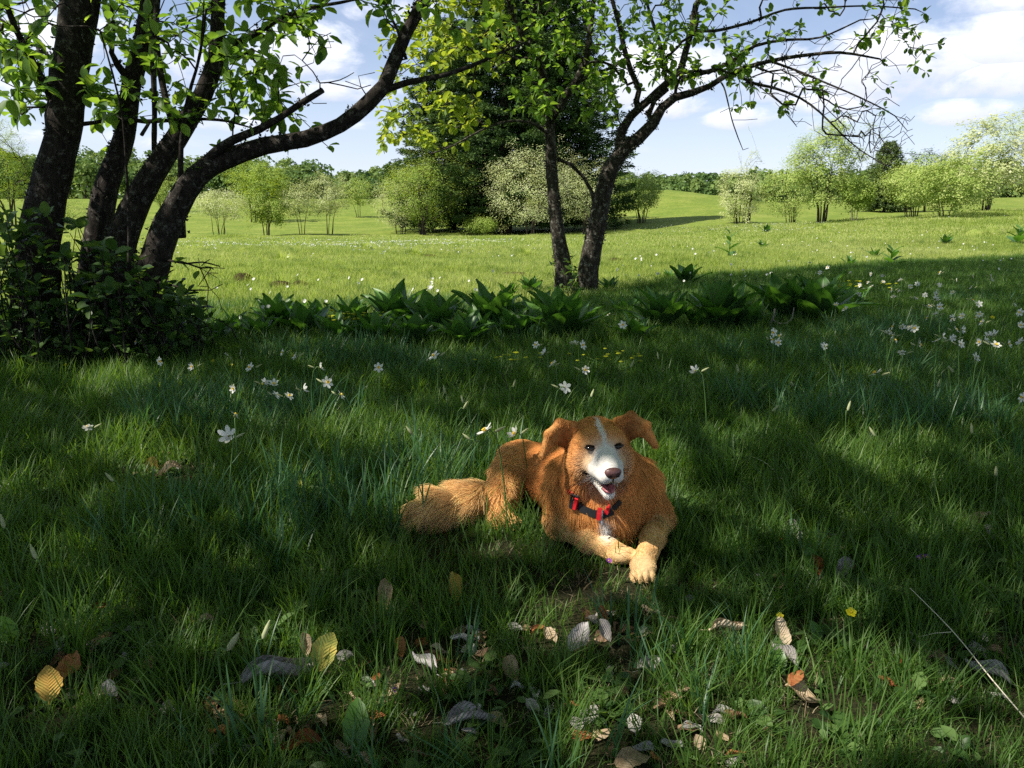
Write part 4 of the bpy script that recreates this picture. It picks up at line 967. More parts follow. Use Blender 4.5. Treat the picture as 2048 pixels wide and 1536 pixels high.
def sd_cap(P, a, b, ra, rb):
    ab = b - a; t = np.clip(((P - a) @ ab) / (ab @ ab), 0, 1)
    return np.linalg.norm(P - a - t[..., None] * ab, axis=-1) - (ra + (rb - ra) * t)
def sd_ell(P, c, rad, A):
    q = (P - c) @ A.T; k0 = np.linalg.norm(q / rad, axis=-1); k1 = np.linalg.norm(q / (rad * rad), axis=-1)
    return k0 * (k0 - 1) / np.maximum(k1, 1e-6)
def sd_tri(P, a, b, c, r):
    ba, cb_, ac = b - a, c - b, a - c; nr = np.cross(ba, ac); pa, pb, pc = P - a, P - b, P - c
    ins = (np.sign(pa @ np.cross(ba, nr)) + np.sign(pb @ np.cross(cb_, nr)) + np.sign(pc @ np.cross(ac, nr))) < 2
    def e(v, w): t = np.clip((w @ v) / (v @ v), 0, 1); q = w - t[..., None] * v; return (q * q).sum(-1)
    d = np.where(ins, np.minimum(np.minimum(e(ba, pa), e(cb_, pb)), e(ac, pc)), (pa @ nr) ** 2 / (nr @ nr))
    return np.sqrt(d) - r
def piece_d(p, P):
    if p[0] == 'c': return sd_cap(P, p[1], p[2], p[3], p[4])
    return sd_tri(P, p[1], p[2], p[3], p[4]) if p[0] == 't' else sd_ell(P, p[1], p[2], p[3])
def carve_d(p, P): return sd_cap(P, p[1], p[2], p[3], p[4]) if p[0] == 'c' else sd_ell(P, p[1], p[2], p[3])
def smin(a, b, k):
    hh = np.clip(.5 + .5 * (b - a) / k, 0, 1); return b * (1 - hh) + a * hh - k * hh * (1 - hh)
def dog_sdf(P):
    d = np.full(P.shape[:-1], 1.0)
    for p in PC: d = smin(d, piece_d(p, P), p[5])
    for c in CARVE + SOCK: d = -smin(-d, carve_d(c, P), .003)
    return d
def surface_nets(lo, hi, st):
    n = np.ceil((hi - lo) / st).astype(int) + 1; ax = [lo[i] + np.arange(n[i]) * st for i in range(3)]
    D = np.full(n, 1.0, np.float32)
    for p in PC:
        if p[0] == 'c': a = np.minimum(p[1] - p[3], p[2] - p[4]); b = np.maximum(p[1] + p[3], p[2] + p[4]); a = np.minimum(a, p[1] - p[3]); m = max(p[3], p[4])*0
        elif p[0] == 't': a = np.min(p[1:4], 0) - p[4]; b = np.max(p[1:4], 0) + p[4]
        else: m = 0; r = p[2].max(); a = p[1] - r; b = p[1] + r
        a = a - .075; b = b + .075
        s = [slice(max(0, int((a[i] - lo[i]) / st)), min(n[i], int((b[i] - lo[i]) / st) + 2)) for i in range(3)]
        G = np.stack(np.meshgrid(ax[0][s[0]], ax[1][s[1]], ax[2][s[2]], indexing='ij'), -1)
        D[tuple(s)] = smin(D[tuple(s)], piece_d(p, G), p[5])
    for p in CARVE + SOCK:
        c = p[1]; a = c - .1; b = c + .1
        s = [slice(max(0, int((a[i] - lo[i]) / st)), min(n[i], int((b[i] - lo[i]) / st) + 2)) for i in range(3)]
        G = np.stack(np.meshgrid(ax[0][s[0]], ax[1][s[1]], ax[2][s[2]], indexing='ij'), -1)
        D[tuple(s)] = -smin(-D[tuple(s)], carve_d(p, G), .003)
    I = D < 0; nx, ny, nz = n
    cor = [(i, j, k) for i in (0, 1) for j in (0, 1) for k in (0, 1)]
    c = sum(I[i:nx - 1 + i, j:ny - 1 + j, k:nz - 1 + k].astype(int) for i, j, k in cor)
    act = (c > 0) & (c < 8); idx = np.full(act.shape, -1); idx[act] = np.arange(act.sum()); cc = np.argwhere(act)
    S = np.zeros((len(cc), 3)); W_ = np.zeros(len(cc))
    for a in cor:
        for axi in range(3):
            if a[axi]: continue
            b = list(a); b[axi] = 1
            va = D[cc[:, 0] + a[0], cc[:, 1] + a[1], cc[:, 2] + a[2]]; vb = D[cc[:, 0] + b[0], cc[:, 1] + b[1], cc[:, 2] + b[2]]
            x = (va < 0) != (vb < 0); t = np.where(x, va / np.where(x, va - vb, 1), 0)
            p = np.array(a, float)[None] + np.eye(3)[axi][None] * t[:, None]
            S += np.where(x[:, None], p, 0); W_ += x
    V = lo + (cc + S / W_[:, None]) * st; F = []
    for axi in range(3):
        u, v = (axi + 1) % 3, (axi + 2) % 3
        sl0 = [slice(None)] * 3; sl1 = [slice(None)] * 3; sl0[axi] = slice(0, -1); sl1[axi] = slice(1, None)
        a = I[tuple(sl0)]; b = I[tuple(sl1)]; e = np.argwhere(a != b); e = e[(e[:, u] > 0) & (e[:, v] > 0) & (e[:, u] < n[u] - 1) & (e[:, v] < n[v] - 1)]
        q = []
        for du, dv in ((-1, -1), (0, -1), (0, 0), (-1, 0)):
            w = e.copy(); w[:, u] += du; w[:, v] += dv; q.append(idx[w[:, 0], w[:, 1], w[:, 2]])
        q = np.stack(q, 1); flip = ~a[e[:, 0], e[:, 1], e[:, 2]]; q[flip] = q[flip][:, ::-1]; F.append(q)
    return V, np.concatenate(F)
def hitdog(px, py, off=0.0, y0=1.9):
    d = rayd(px, py); d /= np.linalg.norm(d); p = np.array([0, 0, CAMZ]) + d * (y0 / d[1])
    for _ in range(90):
        s = float(dog_sdf(p[None])[0])
        if s < off + 5e-4: return p
        p = p + d * max(s - off, 4e-4) * .8
        if p[1] > 3.2: return None
    return p
def dog_normal(p):
    e = 3e-3; g = np.array([float(dog_sdf((p + v)[None])[0]) - float(dog_sdf((p - v)[None])[0]) for v in np.eye(3) * e]); return g / np.linalg.norm(g)
REG = {}   # colour, hair length, lift
GOLD = np.array([.68, .33, .105]); RED = np.array([.56, .235, .075]); TAN = np.array([.85, .57, .27]); WHT = np.array([.84, .80, .75]); CRM = np.array([.68, .47, .24]); DRK = np.array([.26, .085, .022])
REG = {'flank': (RED * .75 + GOLD * .25, .018, .25), 'chest': (GOLD * 1.02, .052, .5), 'ruff': (GOLD * .35 + RED * .6, .050, .5), 'thigh': (GOLD * .55 + TAN * .45, .034, .45), 'tail': (TAN * .9 + GOLD * .1, .058, .35), 'upper': (GOLD * .85, .030, .4),
       'leg': (TAN * .8 + GOLD * .15, .013, .3), 'paw': (CRM, .006, .3), 'head': (GOLD * .88 + CRM * .12, .011, .25), 'cheek': (GOLD * .92 + CRM * .1, .020, .35), 'muzzle': (WHT, .005, .2), 'jaw': (WHT * .85, .007, .3), 'ear': (GOLD * .70 + RED * .25, .009, .22), 'ear_in': (DRK, .007, .2)}
def dog_props(P, rng):
    n = len(P); ws = np.stack([np.exp(-np.maximum(piece_d(p, P), -.01) / .009) for p in PC], 1); ws /= ws.sum(1)[:, None]
    col = np.zeros((n, 3)); ln = np.zeros(n); lf = np.zeros(n); cb = np.zeros((n, 3))
    for i, p in enumerate(PC):
        c, l, f = REG[p[6]]; w = ws[:, i]; col += w[:, None] * c; ln += w * l; lf += w * f; cb += w[:, None] * (p[7] / np.linalg.norm(p[7]))
    q = (P - HC) @ HA.T; r, u, f = q[:, 0], q[:, 1], q[:, 2]
    nz = .5 * np.sin(P[:, 0] * 300 + P[:, 2] * 190) * np.sin(P[:, 2] * 260 + P[:, 1] * 130) + .5 * rng.normal(0, 1, n) * .6
    inh = np.array([p[6] in ('head', 'cheek', 'muzzle', 'jaw') for p in PC]); hw_ = ws[:, inh].sum(1)
    hm = (hw_ > .5)
    # white blaze up between the eyes, white muzzle, cream below the eyes
    wdt = np.interp(u, [-.1, -.02, .008, .03, .045, .07, .085], [.06, .040, .024, .014, .009, .013, .002])
    wdt = np.where(f > .092, .06, wdt); bl = np.clip((wdt - np.abs(r) + nz * .004) / .008, 0, 1) * (f > -.02)
    low = np.clip((-.012 - u + nz * .006) / .02, 0, 1) * np.clip((f - .045) / .03, 0, 1) * np.clip((.050 - np.abs(r) + nz * .006) / .02, 0, 1)
    crm = np.clip((.020 - u) / .03, 0, 1) * np.clip((f - .03) / .04, 0, 1) * .8 * np.clip((.075 - np.abs(r)) / .03, 0, 1)
    col = np.where(hm[:, None], col * (1 - crm[:, None]) + CRM * crm[:, None], col)
    w = (np.maximum(bl, low * .9) * hm)[:, None]; col = col * (1 - w) + WHT * w
    # white on the breast, paler fringes, paws tipped pale
    bp = Q3(1207, 2.25, .11); dq = (P - bp) / np.array([.026, .12, .050]); bw = np.clip(1.3 - np.linalg.norm(dq, axis=1), 0, 1)[:, None] * (~hm)[:, None]; bw = np.clip(bw * 1.6, 0, 1)
    col = col * (1 - bw) + WHT * bw
    mot = .5 + .5 * np.sin(P[:, 0] * 47 + 2 * np.sin(P[:, 2] * 39)) * np.sin(P[:, 2] * 52 + P[:, 1] * 33)
    col = col * (1 + ((mot - .5) * .34 * (~hm))[:, None])
    col = col * (1 - .0 * w) * (1 + rng.normal(0, .10, n))[:, None]
    # bare skin: in the mouth, round the eyes
    md = np.min(np.stack([carve_d(c, P) for c in CARVE], 0), 0); ed = np.min(np.stack([carve_d(c, P) for c in SOCK], 0), 0)
    bare = (md < .0032) | (ed < .0018)
    skin = np.where((md < .0032)[:, None], np.array([.035, .014, .014]), np.array([.02, .012, .01])); col = np.where(bare[:, None], skin, col)
    nd = np.linalg.norm((P - h(0, -.011, .178)) * 1.0, axis=1); bare |= nd < .018
    ln = np.where(f > .10, np.minimum(ln, .0045), ln) if False else ln
    return np.clip(col, .004, .95), ln, lf, cb, bare, r, u, f, hm

def build_dog():
    rng = np.random.default_rng(9)
    root = empty('dog', DOG); tag(root, 'golden-red long-haired dog with a white blaze and panting mouth lying in the grass', 'dog')
    lo = np.array([-.36, 1.93, -.03]); hi = np.array([.52, 2.92, .46]); st = .005
    V, F = surface_nets(lo, hi, st)
    # lift the body by the lie of the ground
    # finer vertex placement: pull onto the surface
    for _ in range(2):
        d = np.concatenate([dog_sdf(V[i:i + 20000]) for i in range(0, len(V), 20000)])
        e = 1e-3; g = np.stack([(np.concatenate([dog_sdf(V[i:i + 20000] + a) for i in range(0, len(V), 20000)]) - d) / e for a in np.eye(3) * e], 1)
        g /= (np.linalg.norm(g, axis=1)[:, None] + 1e-9); V = V - g * np.clip(d, -.003, .003)[:, None]
    col, ln, lf, cb, bare, *_ = dog_props(V, rng)
    m, nt, n, L, out = newmat('dog_coat'); p = n.new('ShaderNodeBsdfPrincipled'); a = n.new('ShaderNodeAttribute'); a.attribute_name = 'Col'
    L.new(a.outputs['Color'], p.inputs['Base Color']); p.inputs['Roughness'].default_value = .8; p.inputs['Specular IOR Level'].default_value = .2; L.new(p.outputs[0], out.inputs[0])
    zo = gz(DOG[0], DOG[1])
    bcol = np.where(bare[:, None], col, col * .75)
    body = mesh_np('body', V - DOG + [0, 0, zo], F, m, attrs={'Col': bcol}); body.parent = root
    # fur
    A = V[F[:, 0]]; B = V[F[:, 1]]; Cc = V[F[:, 2]]; Dd = V[F[:, 3]]; area = np.linalg.norm(np.cross(Cc - A, Dd - B), axis=1) / 2
    fn = np.cross(Cc - A, Dd - B); fn /= (np.linalg.norm(fn, axis=1)[:, None] + 1e-12)
    cen = (A + B + Cc + Dd) / 4
    # orientation
    s_ = dog_sdf(cen[:50] + fn[:50] * .004) - dog_sdf(cen[:50]); 
    if np.median(s_) < 0: fn = -fn
    tocam = np.array([0, 0, CAMZ]) - cen; vis = (fn * tocam).sum(1) / np.linalg.norm(tocam, axis=1) > -.45
    hmask = np.linalg.norm(cen - h(0, -.02, .05), axis=1) < .17
    wgt = area * np.where(vis, 1, .12) * np.where(hmask, 3.0, 1.0) * (cen[:, 2] > -.01)
    NH = 150000; k = rng.choice(len(F), NH, p=wgt / wgt.sum()); a1 = rng.uniform(0, 1, (NH, 1)); b1 = rng.uniform(0, 1, (NH, 1))
    R0 = A[k] * (1 - a1) * (1 - b1) + B[k] * a1 * (1 - b1) + Cc[k] * a1 * b1 + Dd[k] * (1 - a1) * b1; Nn = fn[k]
    col, ln, lf, cb, bare, r, u, f, hm = dog_props(R0, rng)
    eye = np.min(np.stack([carve_d(c, R0) for c in SOCK], 0), 0)
    keep = ~bare & (eye > .001); nose = np.linalg.norm((R0 - h(0, -.011, .176)), axis=1) < .020; keep &= ~nose
    R0, Nn, col, ln, lf, cb, hm, r, u, f = [x[keep] for x in (R0, Nn, col, ln, lf, cb, hm, r, u, f)]
    # face hair lies away from the nose
    away = R0 - h(0, -.02, .17); away /= np.linalg.norm(away, axis=1)[:, None]
    cb = np.where((hm & (f > .0))[:, None], away + .3 * cb, cb)
    # short round the eyes and lips
    ed = eye[keep]; ln = ln * np.clip(ed / .02, .25, 1); 
    lock = np.stack([np.sin(R0[:, 0] * 90 + 3 * np.sin(R0[:, 2] * 40)), np.sin(R0[:, 1] * 80 + R0[:, 0] * 30), np.sin(R0[:, 2] * 85 + 2 * np.sin(R0[:, 0] * 50))], 1)
    isear = np.abs(r) > .088; isear &= np.linalg.norm(R0 - HC, axis=1) < .2
    lockw = np.where(isear, .0, np.clip(ln / .03, 0, 1))
    cbt = cb + .38 * lock * lockw[:, None] + rng.normal(0, .13, cb.shape)
    cbt = cbt - Nn * (cbt * Nn).sum(1)[:, None]; cbt /= (np.linalg.norm(cbt, axis=1)[:, None] + 1e-6)
    l = ln * rng.uniform(.55, 1.3, len(ln)) * (1 + .25 * lock[:, 0] * (~hm & ~isear)); dirn = cbt * (1 - lf)[:, None] + Nn * (lf * 1.1)[:, None]; dirn /= np.linalg.norm(dirn, axis=1)[:, None]
    K = 5; pts = np.zeros((len(R0), K, 3)); pts[:, 0] = R0 - Nn * .001; cur = dirn.copy(); grav = np.array([0, 0, -1.0])
    for j in range(1, K):
        cur = cur * .8 + cbt * .22 + grav * (.10 * np.clip(ln / .03, .1, 1.4))[:, None] * .8; cur /= np.linalg.norm(cur, axis=1)[:, None]
        pts[:, j] = pts[:, j - 1] + cur * (l / (K - 1))[:, None]
    pts = pts - DOG + [0, 0, zo]
    cu = bpy.data.hair_curves.new('fur'); cu.add_curves([K] * len(R0)); cu.points.foreach_set('position', np.ascontiguousarray(pts, np.float32).ravel())
    rad = (np.where(hm, .00038, .00052)[:, None] * np.array([1, .95, .8, .55, .12])[None]).astype(np.float32)
    ra = cu.attributes.get('radius') or cu.attributes.new('radius', 'FLOAT', 'POINT'); ra.data.foreach_set('value', rad.ravel())
    lk = np.sin(R0[:, 0] * 160 + 4 * np.sin(R0[:, 2] * 70)) * np.sin(R0[:, 2] * 120 + 3 * np.sin(R0[:, 1] * 60)); tipl = 1.0 + rng.normal(0, .16, len(R0)) + .16 * lk * ~hm; c4 = np.concatenate([np.clip(col * tipl[:, None], .003, .95), np.ones((len(col), 1))], 1).astype(np.float32)
    ca = cu.attributes.new('Col', 'FLOAT_COLOR', 'CURVE'); ca.data.foreach_set('color', c4.ravel())
    hmt, nt, n, L, out = newmat('fur'); 
    a = n.new('ShaderNodeAttribute'); a.attribute_name = 'Col'; hi_ = n.new('ShaderNodeHairInfo')
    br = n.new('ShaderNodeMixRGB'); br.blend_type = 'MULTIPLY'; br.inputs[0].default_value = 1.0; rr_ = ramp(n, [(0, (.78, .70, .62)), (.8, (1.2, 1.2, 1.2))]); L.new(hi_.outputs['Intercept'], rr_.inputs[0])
    L.new(a.outputs['Color'], br.inputs[1]); L.new(rr_.outputs[0], br.inputs[2]); 0
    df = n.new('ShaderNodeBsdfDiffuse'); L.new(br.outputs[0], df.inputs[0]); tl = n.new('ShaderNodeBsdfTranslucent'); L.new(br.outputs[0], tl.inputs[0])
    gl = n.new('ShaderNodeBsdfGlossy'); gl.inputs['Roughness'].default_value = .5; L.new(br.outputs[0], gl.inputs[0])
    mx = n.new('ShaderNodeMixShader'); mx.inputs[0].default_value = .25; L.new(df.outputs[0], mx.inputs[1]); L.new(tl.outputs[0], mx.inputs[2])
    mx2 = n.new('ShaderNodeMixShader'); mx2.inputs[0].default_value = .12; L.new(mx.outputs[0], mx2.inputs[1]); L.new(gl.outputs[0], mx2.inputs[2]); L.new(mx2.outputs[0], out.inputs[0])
    cu.materials.append(hmt); fo = bpy.data.objects.new('fur', cu); C.objects.link(fo); fo.parent = root
    fo['kind'] = 'stuff'
    off = -DOG + np.array([0, 0, zo])
    # rounded solids placed in the head's own axes
    def blob(name, c, rad, mat, parent, lat=12, lon=16, fn_=None):
        th = np.linspace(0, math.pi, lat); ph = np.arange(lon) * 2 * math.pi / lon
        U = np.stack([np.outer(np.sin(th), np.cos(ph)), np.outer(np.sin(th), np.sin(ph)), np.outer(np.cos(th), np.ones(lon))], -1).reshape(-1, 3)
        if fn_ is not None: U = fn_(U)
        P = c + (U * rad) @ HA; i = np.arange(lat - 1)[:, None] * lon; j = np.arange(lon)[None]; F_ = np.stack([i + j, i + (j + 1) % lon, i + lon + (j + 1) % lon, i + lon + j], -1).reshape(-1, 4)
        return mesh_np(name, P + off, F_, mat, parent)
    eyem = plain('eye_brown', (.012, .006, .004), .12, .6); rim = plain('eye_rim', (.012, .008, .007), .5, .3)
    nosem = plain('nose_skin', (.17, .075, .07), .38, .5, noise=(60, (.07, .03, .03)), bump=(180, .6, .002)); nosd = plain('nostril', (.008, .004, .004), .7, .2)
    tongm = plain('tongue', (.42, .13, .14), .35, .6, bump=(150, .4, .001)); toothm = plain('tooth', (.45, .40, .30), .3, .5); gum = plain('mouth_lining', (.03, .012, .012), .4, .4)
    for s in (-1, 1):
        e = blob('eye', h(s * .0405, .0280, .0745), (.0140, .0064, .0102), eyem, root)
        # lids: two slim arcs over and under the eye
        for nm, up in (('eyelid', 1), ('eyelid', -1)):
            t = np.linspace(-1, 1, 9); P = np.array([h(s * .0405 + .0175 * a, .0280 + up * (.0048 * (1 - a * a) - .0004) + .0025 * s * a, .0808 - .0075 * a * a + .0) for a in t])
            tb = Tubes(); tb.add(P + off, .0020 * (1.1 - .5 * np.abs(t)), 6); o = tb.build(nm, rim); o.parent = root
    def nosef(U):
        U = U.copy(); U[:, 0] *= 1 + .22 * U[:, 1]; U[:, 1] = np.where(U[:, 1] > 0, U[:, 1] * .85, U[:, 1] * 1.0)
        return U
    nz = blob('nose', h(0, -.0100, .1770), (.0235, .0180, .0130), nosem, root, 14, 20, nosef)
    for s in (-1, 1): o = blob('nostril', h(s * .0115, -.0150, .1865), (.0058, .0046, .0040), nosd, root, 6, 10); o.parent = nz
    cap_ = blob('philtrum', h(0, -.031, .1790), (.0022, .010, .004), nosd, root, 6, 8); cap_.parent = nz
    # tongue lying on the lower jaw
    t = np.linspace(0, 1, 9); w = 1.25 * np.array([.012, .0135, .014, .0145, .015, .015, .014, .011, .004]); P = []
    for i, a in enumerate(t):
        c = h(0, -.0715 - .006 * a + .002 * math.sin(a * 3), .080 + .072 * a)
        for q in np.linspace(-1, 1, 7): P.append(c + HR * q * w[i] + HU * (-.0030 * (q == 0) + .0015 * abs(q)))
    for i, a in enumerate(t):
        c = h(0, -.0765 - .006 * a, .080 + .071 * a)
        for q in np.linspace(-1, 1, 7): P.append(c + HR * q * w[i] * .95)
    P = np.array(P); F_ = []
    for i in range(8):
        for j in range(6): a = i * 7 + j; F_ += [(a, a + 1, a + 8, a + 7), (a + 63, a + 70, a + 71, a + 64)]
        F_ += [(i * 7, i * 7 + 7, i * 7 + 70, i * 7 + 63), (i * 7 + 6, i * 7 + 69, i * 7 + 76, i * 7 + 13)]
    F_ += [(56 + j, 57 + j, 120 + j, 119 + j) for j in range(6)]
    mesh_np('tongue', P + off, np.array(F_), tongm, root)
    for s in (-1, 1):
        for a in range(5):
            f_ = .095 + a * .011; blob('tooth', h(s * (.031 - .0022 * a), -.0640 - .0008 * a, f_), (.0022, .0036, .0022), toothm, root, 6, 8)
    # collar-harness: woven band round the neck, red pads, black buckle, hanging tag
    redm = plain('red_webbing', (.55, .012, .018), .6, .3, bump=(700, .5, .001)); blk = plain('black_webbing', (.012, .012, .013), .6, .3, bump=(700, .5, .001)); met = plain('steel', (.55, .55, .56), .3, .5, metal=1.0)
    har = empty('harness', (0, 0, 0), parent=root); har['label'] = 'red and black chest harness'
    def strap(name, pix, wpx, mat, lift=.022, th=.003):
        pts = []; 
        for a, b in zip(pix[:-1], pix[1:]):
            for t_ in np.linspace(0, 1, 5)[:-1]: pts.append((a[0] + (b[0] - a[0]) * t_, a[1] + (b[1] - a[1]) * t_))
        pts.append(pix[-1]); Cn = []; Nr = []
        for (x, y) in pts:
            q = hitdog(x, y, lift, 1.9 + .25)
            if q is None: continue
            Cn.append(q); Nr.append(dog_normal(q))
        Cn = np.array(Cn); Nr = np.array(Nr); T = np.gradient(Cn, axis=0); T /= np.linalg.norm(T, axis=1)[:, None]; S = np.cross(T, Nr); S /= np.linalg.norm(S, axis=1)[:, None]
        w = wpx / 2 / 680.0; V_ = np.stack([Cn - S * w - Nr * th, Cn + S * w - Nr * th, Cn + S * w + Nr * th, Cn - S * w + Nr * th], 1).reshape(-1, 3); m_ = len(Cn)
        F_ = [(i * 4 + j, i * 4 + (j + 1) % 4, i * 4 + 4 + (j + 1) % 4, i * 4 + 4 + j) for i in range(m_ - 1) for j in range(4)] + [(3, 2, 1, 0), tuple(m_ * 4 - 4 + j for j in range(4))]
        return mesh_np(name, V_ + off, np.array(F_), mat, har, smooth=False)
    strap('chest_band', [(1148, 1002), (1165, 1018), (1185, 1027), (1206, 1030), (1226, 1022)], 15, blk, .019)
    strap('shoulder_strap', [(1134, 981), (1143, 987), (1150, 994)], 13, redm, .020)
    strap('buckle', [(1150, 990), (1147, 1004), (1145, 1018)], 16, blk, .023, .004)
    strap('pad', [(1153, 997), (1151, 1008), (1149, 1019)], 7, redm, .028, .004)
    strap('pad', [(1200, 1016), (1198, 1028), (1197, 1040)], 9, redm, .027, .003)
    strap('pad', [(1219, 1010), (1215, 1019), (1211, 1028)], 8, redm, .026, .003)
    strap('side_strap', [(1226, 1018), (1234, 1010), (1241, 1002)], 9, blk, .019)
    strap('zip', [(1205, 1020), (1204, 1035), (1203, 1050), (1202, 1060)], 3, met, .034, .002)
    # whiskers
    tb = Tubes()
    for i in range(22):
        s = -1 if i % 2 else 1; b = h(s * rng.uniform(.018, .026), rng.uniform(-.045, -.025), rng.uniform(.12, .155)); d = HR * s * rng.uniform(.7, 1) + HU * rng.uniform(-.5, .3) - HF * rng.uniform(-.1, .5)
        P, rr = catmull([b + off, b + off + d * .02, b + off + d * .045 - HU * .006], [.0003, .00025, .0001], .01); tb.add(P, rr, 3)
    wk = tb.build('whiskers', plain('whisker', (.5, .45, .38), .5)); wk.parent = root; wk['kind'] = 'stuff'
build_dog()
# ------------------------------------------------------------------ grass
def blade_strip(V, F, A, base, d, ln, w, curve, rng, seg=3, val=.5):
    """one blade: a tapering strip that bends over towards d"""
    side = np.array([-d[1], d[0], 0.0]); n0 = len(V)
    for k in range(seg + 1):
        t = k / seg; ang = curve * t
        p = base + np.array([d[0], d[1], 0]) * ln * (math.sin(ang) * t * .75) + np.array([0, 0, ln * t * math.cos(ang * .55)])
        ww = w * (1 - t) ** .55 * (1 if t < 1 else 0)
        if k < seg: V.append(p - side * ww); V.append(p + side * ww); A += [val + .25 * t, val + .25 * t]
        else: V.append(p); A.append(val + .25)
    for k in range(seg - 1): F.append((n0 + 2 * k, n0 + 2 * k + 1, n0 + 2 * k + 3, n0 + 2 * k + 2))
    F.append((n0 + 2 * seg - 2, n0 + 2 * seg - 1, n0 + 2 * seg, n0 + 2 * seg))
def clump(name, n, rad, h0, h1, w, curve, mat, seed, seg=3, val=(.1, .6)):
    rng = np.random.default_rng(seed); V = []; F = []; A = []
    for _ in range(n):
        a = rng.uniform(0, 6.28); r = rad * rng.uniform(0, 1) ** .6; out = rng.uniform(0, 6.28) if rng.uniform() < .4 else a + rng.normal(0, .5)
        blade_strip(V, F, A, np.array([math.cos(a) * r, math.sin(a) * r, -.01]), np.array([math.cos(out), math.sin(out)]), rng.uniform(h0, h1), w * rng.uniform(.6, 1.2), curve * rng.uniform(.3, 1.3), rng, seg, rng.uniform(*val))
    V = np.array(V); F = np.array(F); tri = F[:, 2] == F[:, 3]
    o = mesh_np(name, V, [F[~tri], F[tri][:, :3]], mat, attrs={'v': np.clip(A, 0, 1)}, link=False); return o
MAT['grass'] = leafmat('grass_blades_shaded', [(0, (.030, .078, .017)), (.45, (.072, .155, .029)), (.8, (.14, .235, .045)), (1, (.28, .32, .10))], .48, (1.6, 1.5, .6), .45, .35, noise=(.9, .6))  # blades as in shade: darker, cooler copy of the sunlit ones
MAT['grass_blue'] = leafmat('daffodil_blades', [(0, (.026, .08, .036)), (.5, (.055, .140, .060)), (1, (.13, .24, .12))], .4, (1.4, 1.5, .7), .4, .4, noise=(1.2, .4))
MAT['grass_sunlit'] = leafmat('meadow_blades_sunlit', [(0, (.15, .24, .035)), (.35, (.29, .38, .07)), (.75, (.42, .48, .14)), (1, (.58, .58, .28))], .5, (1.25, 1.3, .8), .55, .2, noise=(.16, .9))  # sunlit copy of the blades: sunlight put into a paler, yellower colour
MAT['straw'] = leafmat('straw', [(0, (.09, .065, .04)), (.5, (.20, .155, .095)), (1, (.38, .33, .22))], .2, (1, 1, 1), .8, .1)

def in_dog(x, y):
    """the patch pressed flat under the dog"""
    m = np.zeros(len(x), bool)
    for cx, cy_, a, b in ((.27, 2.42, .20, .17), (.14, 2.60, .15, .15), (.02, 2.72, .13, .14), (-.04, 2.54, .055, .09), (-.17, 2.51, .15, .045), (.40, 2.26, .07, .16), (.36, 2.09, .055, .085), (.24, 2.25, .13, .04)):
        m |= ((x - cx) / a) ** 2 + ((y - cy_) / b) ** 2 < 1
    return m
def bare_ground(px, py):
    """0..1: how thin the grass stands (leaf litter and worn soil)"""
    b = np.zeros(len(px))
    for cx, cy_, a, q, w in ((1210, 1175, 110, 45, .9), (1200, 1270, 200, 70, .55), (880, 1330, 160, 90, .6), (1000, 1420, 180, 60, .5), (330, 945, 140, 50, .75), (170, 1340, 130, 80, .45), (560, 1330, 130, 60, .4), (1600, 1260, 200, 60, .45),
                             (1640, 1370, 90, 40, .4), (1900, 1330, 160, 60, .5), (1260, 1400, 120, 60, .5), (1640, 1100, 120, 50, .55), (820, 1480, 200, 50, .5), (1300, 1490, 220, 50, .5), (1500, 890, 90, 30, .6), (140, 850, 100, 40, .6), (770, 965, 80, 40, .5), (1900, 760, 80, 30, .5), (600, 1480, 200, 60, .4)):
        b = np.maximum(b, w * np.clip(1.5 * (1 - ((px - cx) / a) ** 2 - ((py - cy_) / q) ** 2), 0, 1))
    for cx, cy_ in HERO_SPOTS:
        b = np.maximum(b, .85 * np.clip(1.5 * (1 - ((px - cx) / 46) ** 2 - ((py - cy_ - 12) / 34) ** 2), 0, 1))
    return b
HERO_SPOTS = [(650, 1302), (97, 1366), (560, 1346), (620, 1335), (500, 1360), (218, 1382), (140, 1336), (940, 1438), (890, 1440), (600, 1488), (800, 1295), (848, 1328), (1160, 1276), (1208, 1262), (1455, 1256), (1563, 1264), (1592, 1355), (1605, 1392), (910, 1172), (1690, 1142), (1588, 1062), (1985, 1072), (770, 1190), (1020, 1340), (1265, 1520), (1300, 1330), (1975, 1345)]
def fan(rng, n, y0, y1, margin=.12, power=1.0):
    """points over the ground in view, y from y0 to y1"""
    y = np.sqrt(rng.uniform(y0 * y0, y1 * y1, n)); x = y * rng.uniform(-.66 - margin, .66 + margin, n) + rng.uniform(-.3, .3, n); return x, y
